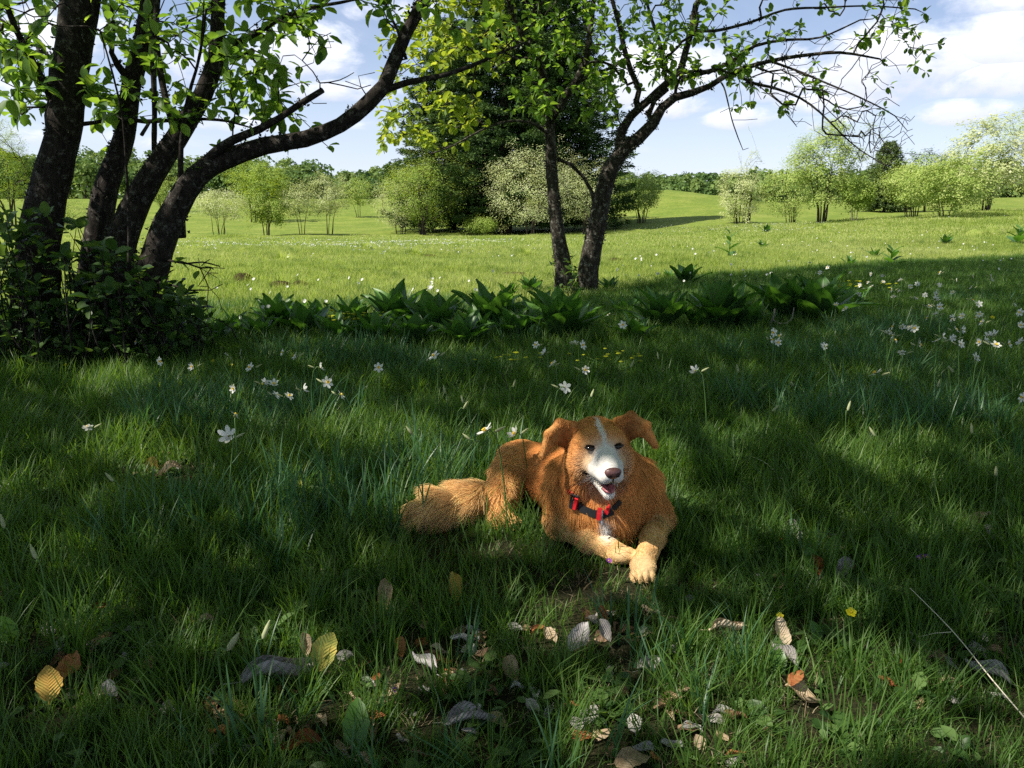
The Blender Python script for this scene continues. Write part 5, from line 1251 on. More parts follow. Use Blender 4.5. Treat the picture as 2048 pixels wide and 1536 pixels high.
def grass():
    rng = np.random.default_rng(31)
    src = [clump('grass', 26, .055, .03, .08, .0020, 1.0, MAT['grass'], 100 + i, 3) for i in range(4)]
    src += [clump('grass', 20, .05, .07, .16, .0024, .9, MAT['grass'], 110 + i, 4) for i in range(4)]
    src += [clump('grass', 9, .035, .11, .22, .0034, .75, MAT['grass_blue'], 120 + i, 4) for i in range(4)]
    def put(name, x, y, idx, s, lab, zs=1.0, tilt=.16, sources=None):
        z = H(x, y); n = len(x); rot = np.stack([rng.normal(0, tilt, n), rng.normal(0, tilt, n), rng.uniform(0, 6.28, n)], 1)
        scl = np.stack([s, s, s * zs * rng.uniform(.75, 1.2, n)], 1)
        return scatter(name, np.column_stack([x, y, z]), rot, scl, idx, sources, 'stuff', lab, 'grass')
    # near sward, dense under the trees
    n = 58000; x, y = fan(rng, n, 1.1, 8.5, .1); px, py, _ = proj(np.column_stack([x, y, H(x, y)]))
    p = 1.0 - bare_ground(px, py); clus = .5 + .5 * np.sin(x * 3.1 + 1.7 * np.sin(y * 2.3)) * np.sin(y * 3.7 + np.sin(x * 2.9))
    dens = np.where(y < 2.35, .85, np.where(y < 4, 1.0, .85)) * np.clip(.42 + 1.2 * clus + .25 * np.sin(x * 11) * np.sin(y * 9.3 + x), 0, 1); k = (rng.uniform(0, 1, n) < p * dens) & ~in_dog(x, y); x, y, clus = x[k], y[k], clus[k]
    r = rng.uniform(0, 1, len(x)); tall = (r < .20 + .35 * clus); idx = np.where(tall, rng.integers(4, 8, len(x)), rng.integers(0, 4, len(x)))
    cl2 = np.sin(x * 2.1 + 3 + 2 * np.sin(y * 1.3)) * np.sin(y * 2.6 + 1) > .35; bl = cl2 & (rng.uniform(0, 1, len(x)) < np.where(y < 2.3, .07, .2)); idx = np.where(bl, rng.integers(8, 12, len(x)), idx)
    near_dog = (np.hypot((x - .33) / 1.1, y - 1.98) < .24); idx = np.where(near_dog & (idx > 3) & (rng.uniform(0, 1, len(x)) < .55), rng.integers(0, 4, len(x)), idx)
    s = rng.uniform(.7, 1.25, len(x)) * np.interp(y, [1.2, 2.0, 3], [.66, .9, 1.12]); s = np.where(near_dog, s * .9, s)
    put('grass', x, y, idx, s, 'dark green grass in the shade all round the dog', sources=src)
    # middle distance
    src2 = [clump('grass', 60, .14, .05, .13, .0036, .9, MAT['grass'], 130 + i, 3) for i in range(3)] + [clump('grass', 60, .16, .05, .12, .0042, .9, MAT['grass_sunlit'], 140 + i, 2, (.1, .8)) for i in range(4)]
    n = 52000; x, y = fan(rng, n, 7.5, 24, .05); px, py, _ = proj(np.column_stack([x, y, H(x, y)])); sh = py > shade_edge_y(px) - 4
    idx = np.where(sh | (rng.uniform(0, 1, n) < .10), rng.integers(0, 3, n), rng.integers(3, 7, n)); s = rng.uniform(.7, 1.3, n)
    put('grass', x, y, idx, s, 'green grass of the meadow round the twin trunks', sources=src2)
    # far meadow: wide low tufts that thin out with distance
    src3 = [clump('grass', 70, .5, .05, .11, .011, .9, MAT['grass_sunlit'], 150 + i, 2, (.05, .85)) for i in range(4)]
    n = 30000; x, y = fan(rng, n, 21, 62, .04); idx = rng.integers(0, 4, n); s = rng.uniform(.7, 1.3, n) * np.interp(y, [20, 60], [.8, 1.3])
    put('grass', x, y, idx, s, 'sunlit yellow-green meadow grass', sources=src3, tilt=.08)
    # straw and withered blades lying in the sward
    src4 = [clump('straw', 12, .06, .02, .06, .0011, 2.6, MAT['straw'], 160 + i, 3, (0, .75)) for i in range(4)]
    n = 13000; x, y = fan(rng, n, 1.1, 7.5, .1); px, py, _ = proj(np.column_stack([x, y, H(x, y)])); b = bare_ground(px, py)
    k = (rng.uniform(0, 1, n) < .30 * .8 + .6 * b) & ~in_dog(x, y); x, y = x[k], y[k]
    o = put('straw', x, y, rng.integers(0, 4, len(x)), rng.uniform(.7, 1.3, len(x)), 'withered straw lying among the grass', zs=.5, sources=src4); o['category'] = 'straw'
    # small herb leaves
    V, F, k_ = leaves_np(np.zeros((9, 3)) + rng.normal(0, .012, (9, 3)) * [1, 1, .2] + [0, 0, .01], rng.normal(0, .3, (9, 3)) + [0, 0, 1], np.column_stack([np.cos(np.arange(9) * 2.4), np.sin(np.arange(9) * 2.4), np.full(9, .35)]), rng.uniform(.02, .045, 9), 'leaf')
    herb = mesh_np('herb', V, F, MAT['shoot_leaf'], attrs={'v': np.repeat(rng.uniform(0, 1, 9), k_), 'rib': np.tile(LEAF_RIB, 9)}, link=False)
    n = 2200; x, y = fan(rng, n, 1.1, 7, .1); k = ~in_dog(x, y) & ~((np.hypot((x - .15) / 1.4, y - 2.2) < .42) & (y < 2.6)); x, y = x[k], y[k]
    o = put('herb_leaves', x, y, np.zeros(len(x), int), rng.uniform(.6, 1.4, len(x)), 'small herb leaves low in the grass', sources=[herb]); o['category'] = 'herbs'
grass()

# ------------------------------------------------------------------ broad-leaved rosettes
MAT['gentian'] = leafmat('broad_leaf', [(0, (.032, .092, .020)), (.5, (.062, .150, .030)), (1, (.12, .25, .05))], .38, (1.6, 1.7, .6), .38, .45, back=(.05, .11, .03))
def broad_leaf_meshes():
    out = []; rng = np.random.default_rng(55)
    for i in range(8):
        V = []; A = []; nu, nv = 9, 8
        for a in range(nv + 1):
            t = a / nv; w = .20 * math.sin(math.pi * min(1, t * .93 + .07) ** .85) ** .8 * (1 if i % 2 else .85); w = max(w, .012 if a < nv else .002)
            bend = rng.uniform(.0, .04)
            for b in range(nu):
                s = b / (nu - 1) * 2 - 1; z = .10 * abs(s) * (1 - t * .6) + (.016 if b % 2 else -.006) * (1 - abs(s) * .4) * math.sin(math.pi * t) + .02 * math.sin(t * 9 + i) * abs(s)
                V.append((s * w, t, z - (.15 + .05 * (i % 4)) * t * t * t)); A.append(min(1, .12 + .12 * i * .7 + .25 * t))
        F = [(a * nu + b, a * nu + b + 1, (a + 1) * nu + b + 1, (a + 1) * nu + b) for a in range(nv) for b in range(nu - 1)]
        o = mesh_np('leaf', np.array(V), np.array(F), MAT['gentian'], attrs={'v': A, 'rib': [v[0] * 2 for v in V]}, link=False); out.append(o.data); bpy.data.objects.remove(o)
    return out
def rosettes():
    BL = broad_leaf_meshes(); rng = np.random.default_rng(61)
    # (px, base py, size px across, spire, label)
    spots = [(470, 668, 55, 0, 'small broad-leaved rosette at the right edge of the dark undergrowth'), (555, 668, 95, 0, 'broad-leaved plant, second from the dark undergrowth, in sun at its tips'), (612, 684, 95, 0, 'upright bright-tipped broad-leaved plant left of the row in shade'),
             (672, 694, 85, 0, 'low broad-leaved plant sprawling before the sunny gap'), (735, 690, 85, 0, 'broad-leaved plant left of the tallest in the dark row'), (792, 668, 120, 0, 'tallest broad-leaved plant of the dark row, leaf tips against the meadow'), (868, 682, 115, 0, 'dark broad-leaved plant between the two tallest of the row'),
             (925, 704, 100, 0, 'low broad-leaved plant in front of the row'), (985, 668, 120, 0, 'tall broad-leaved plant at the right end of the dark row'), (1118, 692, 135, 0, 'wide dark rosette straight below the twin trunks'), (1168, 668, 70, 0, 'small upright rosette right of the wide one below the twin trunks'),
             (1062, 592, 70, 0, 'sunlit rosette just left of the twin trunks'), (1018, 600, 60, 0, 'sunlit rosette second to the left of the twin trunks'), (965, 604, 50, 0, 'small bright rosette farther left of the twin trunks'), (1218, 588, 58, 0, 'rosette at the right foot of the twin trunks'),
             (1372, 578, 85, 0, 'rosette standing on the edge of the shade'), (1338, 562, 40, 0, 'small sunlit sprout beside the rosette on the shade edge'), (1322, 672, 120, 0, 'dark spreading rosette in the shade, left of a pair'), (1398, 672, 80, 0, 'small rosette squeezed between two wide ones'), (1438, 668, 130, 0, 'dark rosette in the shade, right of a pair'),
             (1562, 650, 120, 0, 'large dark rosette above the dead twig'), (1632, 655, 130, 0, 'largest rosette, beside the yellow umbel'), (1782, 534, 66, 1, 'rosette caught half in shade at the far shadow edge'), (1748, 520, 40, 0, 'small sprout left of the rosette at the far shadow edge'), (1458, 522, 55, 2, 'leafy green spire in the sunny meadow'),
             (1890, 492, 44, 0, 'distant pale rosette in the sun on the right'), (1532, 468, 34, 0, 'tiny far rosette among white flowers'), (2035, 492, 70, 1, 'bright rosette at the right edge of the meadow'), (1525, 500, 34, 0, 'far rosette right of the leafy spire'), (1700, 535, 40, 0, 'far rosette before the shadow edge'),
             (520, 690, 80, 0, 'low dark plant in front of the two sun-tipped ones'), (640, 660, 70, 0, 'small plant behind the upright bright-tipped one'), (830, 700, 90, 0, 'low plant in front of the tallest of the dark row'), (1030, 690, 90, 0, 'broad-leaved plant between the row and the wide rosette'), (895, 655, 80, 0, 'plant behind the middle of the dark row'), (1270, 690, 80, 0, 'low dark rosette left of the spreading one in the shade'), (440, 690, 60, 0, 'small rosette half under the edge of the undergrowth'), (585, 652, 50, 0, 'small sunlit plant behind the two sun-tipped ones'), (705, 662, 80, 0, 'plant between the sprawling one and the tallest'), (760, 700, 90, 0, 'broad low plant in front, left of the tallest'), (845, 655, 70, 0, 'upright plant just right of the tallest'), (950, 688, 90, 0, 'plant in front of the tall one at the right end of the row'), (1005, 640, 70, 0, 'sun-edged plant behind the right end of the row'), (1075, 650, 80, 0, 'plant behind the wide dark rosette, left of the trunks\' foot'), (1490, 668, 90, 0, 'dark plant between the pair and the dead twig'), (1250, 640, 60, 0, 'small plant in shade right of the twin trunks'), (1700, 625, 70, 0, 'small dark rosette right of the largest one'),
             (20, 700, 130, 0, 'broad bright leaves at the left edge under the undergrowth'), (60, 712, 110, 0, 'broad leaf rosette hiding at the left foot of the undergrowth')]
    for (px, py, w, sp_, lab) in spots:
        B = at(px, py); s = scale_at(B); R_ = w / s / 2; root = empty('broad_leaved_plant', B, rng.uniform(0, 6.28)); tag(root, lab, 'plant', 'broad-leaved plants in the meadow')
        n = int(np.clip(w / 6.5, 8, 18)); L0 = R_ * (1.85 if py > 610 else 1.3)
        if sp_:
            tb = Tubes(); hgt = L0 * (1.5 if sp_ == 2 else .8); tb.add([[0, 0, 0], [.01, 0, hgt * .5], [0, .01, hgt]], [.010, .008, .004], 6); st = tb.build('stem', MAT['stem_green']); st.parent = root
        for k in range(n):
            f = k / max(n - 1, 1); a = k * 2.399 + rng.uniform(-.3, .3)
            if sp_: z = f * (hgt if sp_ == 2 else hgt * .9); el = .45 + .5 * f; ln = L0 * (1 - .5 * f) * rng.uniform(.7, 1)
            else: z = .01 + .10 * f * R_; el = (.80 + .62 * f) + rng.uniform(-.15, .15); ln = L0 * (1.0 - .12 * f) * rng.uniform(.75, 1.08)
            o = bpy.data.objects.new('leaf', BL[int(rng.integers(8))]); C.objects.link(o); o.parent = root
            o.matrix_local = Matrix.Translation((math.cos(a + 1.57) * .012, math.sin(a + 1.57) * .012, z)) @ Matrix.Rotation(a, 4, 'Z') @ Matrix.Rotation(min(el, 1.35), 4, 'X') @ Matrix.Diagonal((ln * rng.uniform(1.05, 1.45), ln, ln * rng.uniform(.7, 1.3), 1))
rosettes()
# ------------------------------------------------------------------ white narcissi
MAT['petal'] = leafmat('petal_white', [(0, (.72, .73, .68)), (1, (.86, .86, .82))], .35, (1, 1, .92), .5, .2)
MAT['cup'] = plain('cup_yellow', (.75, .50, .04), .5, .3)
MAT['bud'] = leafmat('bud_pale', [(0, (.30, .36, .16)), (1, (.55, .55, .34))], .3, (1, 1, .7), .5, .2)
MAT['yellow'] = leafmat('petal_yellow', [(0, (.75, .62, .01)), (1, (.85, .74, .03))], .3, (1, 1, .4), .3, .5)
MAT['violet'] = leafmat('petal_violet', [(0, (.22, .05, .36)), (1, (.35, .10, .50))], .3, (1, 1, 1), .5, .2)
def petal_ring(n, ln, w, cup=.12, seed=0, twist=0.0):
    rng = np.random.default_rng(seed); V = []; F = []; A = []
    for i in range(n):
        a = i * 2 * math.pi / n + rng.uniform(-.08, .08); c, s = math.cos(a), math.sin(a); cu = cup + rng.uniform(-.18, .22); n0 = len(V)
        for (t, q) in ((.08, .25), (.4, .85), (.72, 1.0), (.92, .5)):
            for sd in (-1, 0, 1):
                r = t * ln; o = sd * q * w; V.append((c * r - s * o, s * r + c * o, cu * r * t * 1.1 + .1 * ln * abs(sd) * q * .3)); A.append(rng.uniform(0, 1))
        V.append((c * ln, s * ln, cu * ln * 1.1)); A.append(.5)
        for k in range(3):
            for j in range(2): b = n0 + k * 3 + j; F.append((b, b + 1, b + 4, b + 3))
        F.append((n0 + 9, n0 + 10, n0 + 12, n0 + 12)); F.append((n0 + 10, n0 + 11, n0 + 12, n0 + 12))
    return np.array(V), np.array(F), np.array(A)
def ring_mesh(name, n, ln, w, cup, mat, seed):
    V, F, A = petal_ring(n, ln, w, cup, seed); tri = F[:, 2] == F[:, 3]
    o = mesh_np(name, V, [F[~tri], F[tri][:, :3]], mat, attrs={'v': A}, link=False); m = o.data; bpy.data.objects.remove(o); return m
def lathe_mesh(name, prof, k, mat):
    V = [(r * math.cos(2 * math.pi * j / k), r * math.sin(2 * math.pi * j / k), z) for r, z in prof for j in range(k)]
    F = [(i * k + j, i * k + (j + 1) % k, (i + 1) * k + (j + 1) % k, (i + 1) * k + j) for i in range(len(prof) - 1) for j in range(k)]
    o = mesh_np(name, np.array(V), np.array(F), mat, attrs={'v': np.full(len(V), .5)}, link=False); m = o.data; bpy.data.objects.remove(o); return m
def narcissi():
    rng = np.random.default_rng(91)
    corolla = [ring_mesh('corolla', 6, .026, .0070, c, MAT['petal'], 200 + i) for i, c in enumerate((.05, .2, .35, .0, .5))]
    cup = lathe_mesh('cup', [(.002, -.002), (.0045, .001), (.006, .005), (.0066, .0065), (.0050, .0055), (.001, .002)], 8, MAT['cup'])
    def stem_mesh(hh, nod, seed):
        r = np.random.default_rng(seed); lean = r.uniform(-.25, .25) * hh; tb = Tubes()
        P, rr = catmull([[0, 0, -.01], [lean * .3, 0, hh * .5], [lean * .8, 0, hh * .93], [lean + nod * .4, 0, hh], [lean + nod, 0, hh - .004]], [.0022, .002, .0018, .0016, .0022], .03); tb.add(P, rr, 5)
        V = np.concatenate(tb.V); F = np.concatenate(tb.F); tri = F[:, 2] == F[:, 3]
        o = mesh_np('stem', V, [F[~tri], F[tri][:, :3]], MAT['stem_green'], link=False); m = o.data; bpy.data.objects.remove(o); return m, np.array([lean + nod, 0, hh - .004])
    stems = [stem_mesh(hh, .022, 300 + i) for i, hh in enumerate((.22, .25, .28, .31, .24))]
    spath = lathe_mesh('sheath', [(.001, 0), (.004, .006), (.0035, .02), (.001, .032)], 6, MAT['bud'])
    zones = {
        'L': ('white narcissus flower in the cluster between the undergrowth and the dog, left', 'white narcissi scattered left of the dog'),
        'M': ('white narcissus flower in front of the dark row of broad-leaved plants', 'white narcissi before the broad-leaved row'),
        'T': ('white narcissus flower beside the dead twig under the large rosettes', 'white narcissi by the dead twig'),
        'R': ('white narcissus flower in the open drift in shade at the right edge', 'white narcissi in the drift at the right edge'),
        'F': ('white narcissus flower in the higher drift along the far shadow edge', 'white narcissi along the far shadow edge')}
    spots = {'L': [(318, 723), (385, 733), (467, 777), (500, 735), (530, 765), (548, 768), (552, 790), (578, 792), (607, 778), (470, 830), (565, 705), (640, 735), (272, 683), (175, 855), (590, 712), (655, 765), (757, 735), (682, 790)],
             'M': [(868, 712), (1072, 690), (1090, 705), (1150, 687), (1165, 690), (1245, 650), (1170, 740), (1105, 728), (1218, 630), (860, 575)],
             'T': [(1548, 665), (1555, 685), (1543, 680), (1648, 692), (1560, 672), (1672, 610), (1690, 618)],
             'R': [(1803, 705), (1778, 665), (1820, 655), (1875, 682), (1922, 688), (1952, 715), (1972, 682), (1992, 690), (2017, 688), (2030, 610), (1750, 747), (1885, 672), (2040, 625), (1925, 632), (1905, 640), (1840, 690)],
             'F': [(1850, 590), (1872, 588), (1905, 585), (1943, 575), (1945, 600), (1958, 608), (1720, 570), (1665, 560), (1700, 545), (1742, 548), (1640, 545), (1620, 525), (1870, 600), (1800, 560), (1835, 568), (1912, 560), (1880, 545), (1985, 560), (1872, 598), (1736, 565), (1655, 535)]}
    singles = [(457, 872, 'white narcissus flower facing away, lowest one left of the dog'), (970, 862, 'nodding white narcissus just left of the dog above its back'), (1030, 868, 'half-closed drooping narcissus touching the dog\'s left ear'), (1130, 775, 'single white narcissus straight above the dog\'s head'), (1390, 742, 'lone white narcissus between the dog and the large rosettes'), (2046, 795, 'white narcissus cut by the right edge above the tall blades')]
    def one(px, py, label, group=None, small=False):
        k = int(rng.integers(len(stems))); sm, top = stems[k]; s = rng.uniform(1.0, 1.25) * (.85 if small else 1); B = at(px, py, top[2] * s); B[2] = float(H(B[0], B[1])); rz = rng.uniform(0, 6.28)
        root = empty('narcissus', B, rz); root.scale = (s, s, s); tag(root, label, 'flower', group)
        a = top[0]; B2 = np.array([math.cos(rz) * a, math.sin(rz) * a]) * s; root.location.x -= B2[0]; root.location.y -= B2[1]
        st = obj_from('stem', sm, root)
        # the face looks outward and a little down or up, most of them towards the light
        face = Euler((rng.normal(0, .3), rng.uniform(.5, 1.6), rng.uniform(-1.0, 1.0))).to_matrix().to_4x4()
        M = Matrix.Translation(Vector(top)) @ face
        obj_from('corolla', corolla[int(rng.integers(5))], root, M @ Matrix.Scale(rng.uniform(.8, 1.08), 4)); obj_from('cup', cup, root, M @ Matrix.Translation((0, 0, .0015)))
        obj_from('sheath', spath, root, Matrix.Translation(Vector(top) + Vector((-.024, 0, -.002))) @ Euler((0, -1.1, 0)).to_matrix().to_4x4())
    for z, pts in spots.items():
        for (px, py) in pts + [(rng.normal(1880, 95), rng.normal(650, 38)) for _ in range(22 if z == 'R' else 0)] + [(rng.normal(1850, 110), rng.normal(572, 16)) for _ in range(14 if z == 'F' else 0)]: one(min(px, 2040), py, *zones[z], small=(z == 'L'))
    for px, py, lab in singles: one(px, py, lab)
    # closed buds on bare stems
    for (px, py) in [(895, 790), (905, 815), (938, 808), (1015, 772), (1180, 795), (1528, 822), (1740, 870), (395, 800), (20, 1060), (90, 1130), (240, 965), (445, 1300), (505, 1290), (945, 880), (830, 870), (1590, 770), (1655, 790), (1700, 820), (1960, 870), (2000, 945), (1240, 735), (1330, 720), (1480, 745), (1860, 775), (1930, 745)]:
        sm, top = stems[int(rng.integers(len(stems)))]; s = rng.uniform(.8, 1.0); B = at(px, py, top[2] * s); B[2] = float(H(B[0], B[1]))
        root = empty('narcissus_bud', B, rng.uniform(0, 6.28)); root.scale = (s, s, s); where = 'in the lower left' if py > 960 and px < 700 else 'in the grass beyond the dog\'s back' if px < 1100 else 'between the dog and the broad-leaved plants' if py < 760 and px < 1700 else 'right of the dog\'s head' if px < 1800 else 'near the right edge'
        tag(root, 'pale closed bud on a thin bare stem ' + where, 'flower bud', 'closed narcissus buds ' + where)
        obj_from('stem', sm, root); obj_from('bud', spath, root, Matrix.Translation(Vector(top)) @ Euler((0, rng.uniform(.1, .9), 0)).to_matrix().to_4x4() @ Matrix.Diagonal((1.5, 1.5, 1.4, 1)))
    # farther ones: each a single small mesh
    V, F, A = petal_ring(6, .022, .0085, .2, 77); tb = Tubes(); tb.add([[0, 0, -.24], [0, 0, 0]], [.0025, .0022], 3); n0 = len(V); tri = F[:, 2] == F[:, 3]
    Rm = np.array(Euler((0, 1.0, 0)).to_matrix()); Vf = V @ Rm.T
    fm = []
    for q in range(3):
        Rm = np.array(Euler((.3 * q, 1.25 - .25 * q, 0)).to_matrix()); Vf = V @ Rm.T; F2 = np.concatenate(tb.F); t2 = F2[:, 2] == F2[:, 3]
        o = mesh_np('narcissus', np.concatenate([Vf, np.concatenate(tb.V)]), [F[~tri], F[tri][:, :3], F2[~t2] + n0, F2[t2][:, :3] + n0], [MAT['petal'], MAT['stem_green']], attrs={'v': np.concatenate([A, np.zeros(len(np.concatenate(tb.V)))])}, link=False,
                    fmat=np.concatenate([np.zeros(len(F)), np.ones(len(F2))])); fm.append(o.data); bpy.data.objects.remove(o)
    n = 0
    clusters = [(1275, 512, 45, 8), (1440, 516, 60, 6), (1510, 540, 60, 6), (1550, 545, 30, 5), (1640, 500, 90, 4), (1870, 488, 60, 6), (1960, 488, 50, 6), (1720, 510, 50, 6), (1330, 545, 60, 5), (860, 572, 40, 6), (500, 575, 90, 6), (840, 590, 60, 5), (700, 560, 160, 5), (600, 610, 120, 6), (950, 560, 90, 4), (2000, 520, 60, 4), (1230, 545, 30, 5)]
    tot = sum(c[3] for c in clusters)
    for cx, cy_, w, k in clusters:
        side = {1275: 'close right of the twin trunks, upper tuft', 1440: 'around the leafy spire', 1510: 'below the leafy spire', 1550: 'right below the leafy spire', 1640: 'below the grassy hummock of the open tree', 1870: 'by the distant pale rosette', 1960: 'near the hummock at the right edge', 1720: 'above the far shadow edge', 1330: 'by the sunlit sprout on the shade edge', 860: 'beyond the tallest broad-leaved plant', 500: 'beside the two dark hummocks', 840: 'just beyond the dark row', 700: 'in the open middle of the left half', 600: 'before the dark hummocks', 950: 'left of the twin trunks', 2000: 'at the far right edge', 1230: 'at the right foot of the twin trunks'}[cx]
        for _ in range(k):
            B = at(cx + rng.normal(0, w * .5), min(cy_ + rng.normal(0, 9), 620), .22); B[2] = float(H(B[0], B[1])) + .24
            o = bpy.data.objects.new('narcissus', fm[int(rng.integers(3))]); C.objects.link(o); o.location = B; o.rotation_euler = (0, 0, rng.uniform(-2.6, -.5)); s = rng.uniform(.55, 1.0); o.scale = (s, s, s)
            tag(o, 'small white narcissus in the sunny meadow ' + side, 'flower', 'white narcissi in the sunny meadow ' + side)
    # the far drifts, nobody could count them
    so = bpy.data.objects.new('narcissus', fm[0]); P = []
    for _ in range(1700):
        r = rng.uniform()
        if r < .34: px, py = rng.normal(600, 190), rng.normal(496, 13)
        elif r < .5: px, py = rng.normal(900, 120), rng.normal(488, 11)
        elif r < .72: px, py = rng.normal(1540, 80), rng.normal(465, 7)
        elif r < .80: px, py = rng.normal(1320, 60), rng.normal(458, 6)
        elif rng.uniform() < .4: px, py = rng.uniform(350, 2048), rng.uniform(458, 545)
        else: continue
        d = rayd(px, py); Y = 1.0 / max(1e-3, -d[2] / d[1]); Y = min(Y * 1.12, 90); x = d[0] / d[1] * Y; P.append((x, Y, float(H(x, Y)) + .22))
    P = np.array(P); px, py, _ = proj(P); P = P[(py < 560)]; n = len(P)
    scatter('narcissus_drift', P, np.stack([np.zeros(n), rng.normal(0, .2, n), rng.uniform(-2.6, -.5, n)], 1), np.repeat(rng.uniform(.3, .85, (n, 1)), 3, 1), np.zeros(n, int), [so], 'stuff', 'far drifts of white narcissi speckling the sunlit meadow', 'flowers')
narcissi()

# ------------------------------------------------------------------ dead leaves
def deadmat(name, c0, c1, c2, under=None):
    m, nt, n, L, out = newmat(name); a = n.new('ShaderNodeAttribute'); a.attribute_name = 'lv'; sep = n.new('ShaderNodeSeparateXYZ'); L.new(a.outputs['Vector'], sep.inputs[0])
    t = n.new('ShaderNodeTexNoise'); t.inputs['Scale'].default_value = 3.2; t.inputs['Detail'].default_value = 6; t.inputs['Roughness'].default_value = .65; L.new(a.outputs['Vector'], t.inputs['Vector'])
    oi = n.new('ShaderNodeObjectInfo'); ad = n.new('ShaderNodeMath'); ad.operation = 'MULTIPLY_ADD'; L.new(oi.outputs['Random'], ad.inputs[0]); ad.inputs[1].default_value = .35; L.new(t.outputs[0], ad.inputs[2])
    r = ramp(n, [(.40, c0), (.62, c1), (.85, c2)]); L.new(ad.outputs[0], r.inputs[0])
    p = n.new('ShaderNodeBsdfPrincipled'); p.inputs['Roughness'].default_value = .7; p.inputs['Specular IOR Level'].default_value = .2; L.new(r.outputs[0], p.inputs['Base Color'])
    # side veins running out from the midrib
    ab = n.new('ShaderNodeMath'); ab.operation = 'ABSOLUTE'; L.new(sep.outputs[0], ab.inputs[0]); sb = n.new('ShaderNodeMath'); sb.operation = 'SUBTRACT'; L.new(sep.outputs[1], sb.inputs[0]); L.new(ab.outputs[0], sb.inputs[1])
    mu = n.new('ShaderNodeMath'); mu.operation = 'MULTIPLY'; L.new(sb.outputs[0], mu.inputs[0]); mu.inputs[1].default_value = 62; si = n.new('ShaderNodeMath'); si.operation = 'SINE'; L.new(mu.outputs[0], si.inputs[0])
    b = n.new('ShaderNodeBump'); b.inputs['Strength'].default_value = .45; b.inputs['Distance'].default_value = .003; L.new(si.outputs[0], b.inputs['Height']); L.new(b.outputs[0], p.inputs['Normal'])
    tr = n.new('ShaderNodeBsdfTranslucent'); L.new(r.outputs[0], tr.inputs[0]); mx = n.new('ShaderNodeMixShader'); mx.inputs[0].default_value = .2; L.new(p.outputs[0], mx.inputs[1]); L.new(tr.outputs[0], mx.inputs[2]); L.new(mx.outputs[0], out.inputs[0]); return m
DM = {'grey': deadmat('dead_leaf_grey', (.20, .18, .17), (.40, .37, .36), (.54, .51, .50)), 'brown': deadmat('dead_leaf_brown', (.11, .055, .028), (.25, .14, .08), (.40, .26, .17)), 'rust': deadmat('dead_leaf_rust', (.14, .045, .018), (.30, .10, .035), (.44, .20, .08)),
      'yellow': deadmat('dead_leaf_yellow', (.18, .22, .05), (.42, .36, .08), (.50, .30, .07)), 'tan': deadmat('dead_leaf_tan', (.24, .17, .10), (.42, .31, .20), (.56, .45, .33))}
def dead_mesh(curl, wave, wid, mat, seed):
    rng = np.random.default_rng(seed); nu, nv = 7, 9; V = []; lv = []
    for a in range(nv + 1):
        t = a / nv; w = wid * math.sin(math.pi * min(1, .03 + t * .95) ** .9) ** .7 + .004
        for b in range(nu):
            s = b / (nu - 1) * 2 - 1; ang = s * curl; jag = (1 + .05 * ((a % 2) * 2 - 1)) if abs(s) > .95 else 1
            if curl > .05: x = w / max(curl, .3) * math.sin(ang) * jag; z = w / max(curl, .3) * (1 - math.cos(ang))
            else: x = s * w * jag; z = 0
            z += wave * (.05 * math.sin(t * 7 + seed) + .04 * s * math.sin(t * 5 + seed * 2)) + .01 * rng.normal(); V.append((x, t - .5, z)); lv.append((s * w, t, seed * 1.7))
    F = [(a * nu + b, a * nu + b + 1, (a + 1) * nu + b + 1, (a + 1) * nu + b) for a in range(nv) for b in range(nu - 1)]
    tb = Tubes(); tb.add([[0, -.5, .0], [.01, -.62, .02], [.0, -.72, .03]], [.010, .008, .010], 4); n0 = len(V); V2 = np.concatenate(tb.V); F2 = np.concatenate(tb.F); t2 = F2[:, 2] == F2[:, 3]
    V = np.concatenate([np.array(V), V2]); lv = np.concatenate([np.array(lv), np.zeros((len(V2), 3))])
    me = mesh_np('fallen_leaf', V, [np.array(F), F2[~t2] + n0, F2[t2][:, :3] + n0], mat, link=False); m = me.data; bpy.data.objects.remove(me)
    at_ = m.attributes.new('lv', 'FLOAT_VECTOR', 'POINT'); at_.data.foreach_set('vector', np.ascontiguousarray(lv, np.float32).ravel()); return m
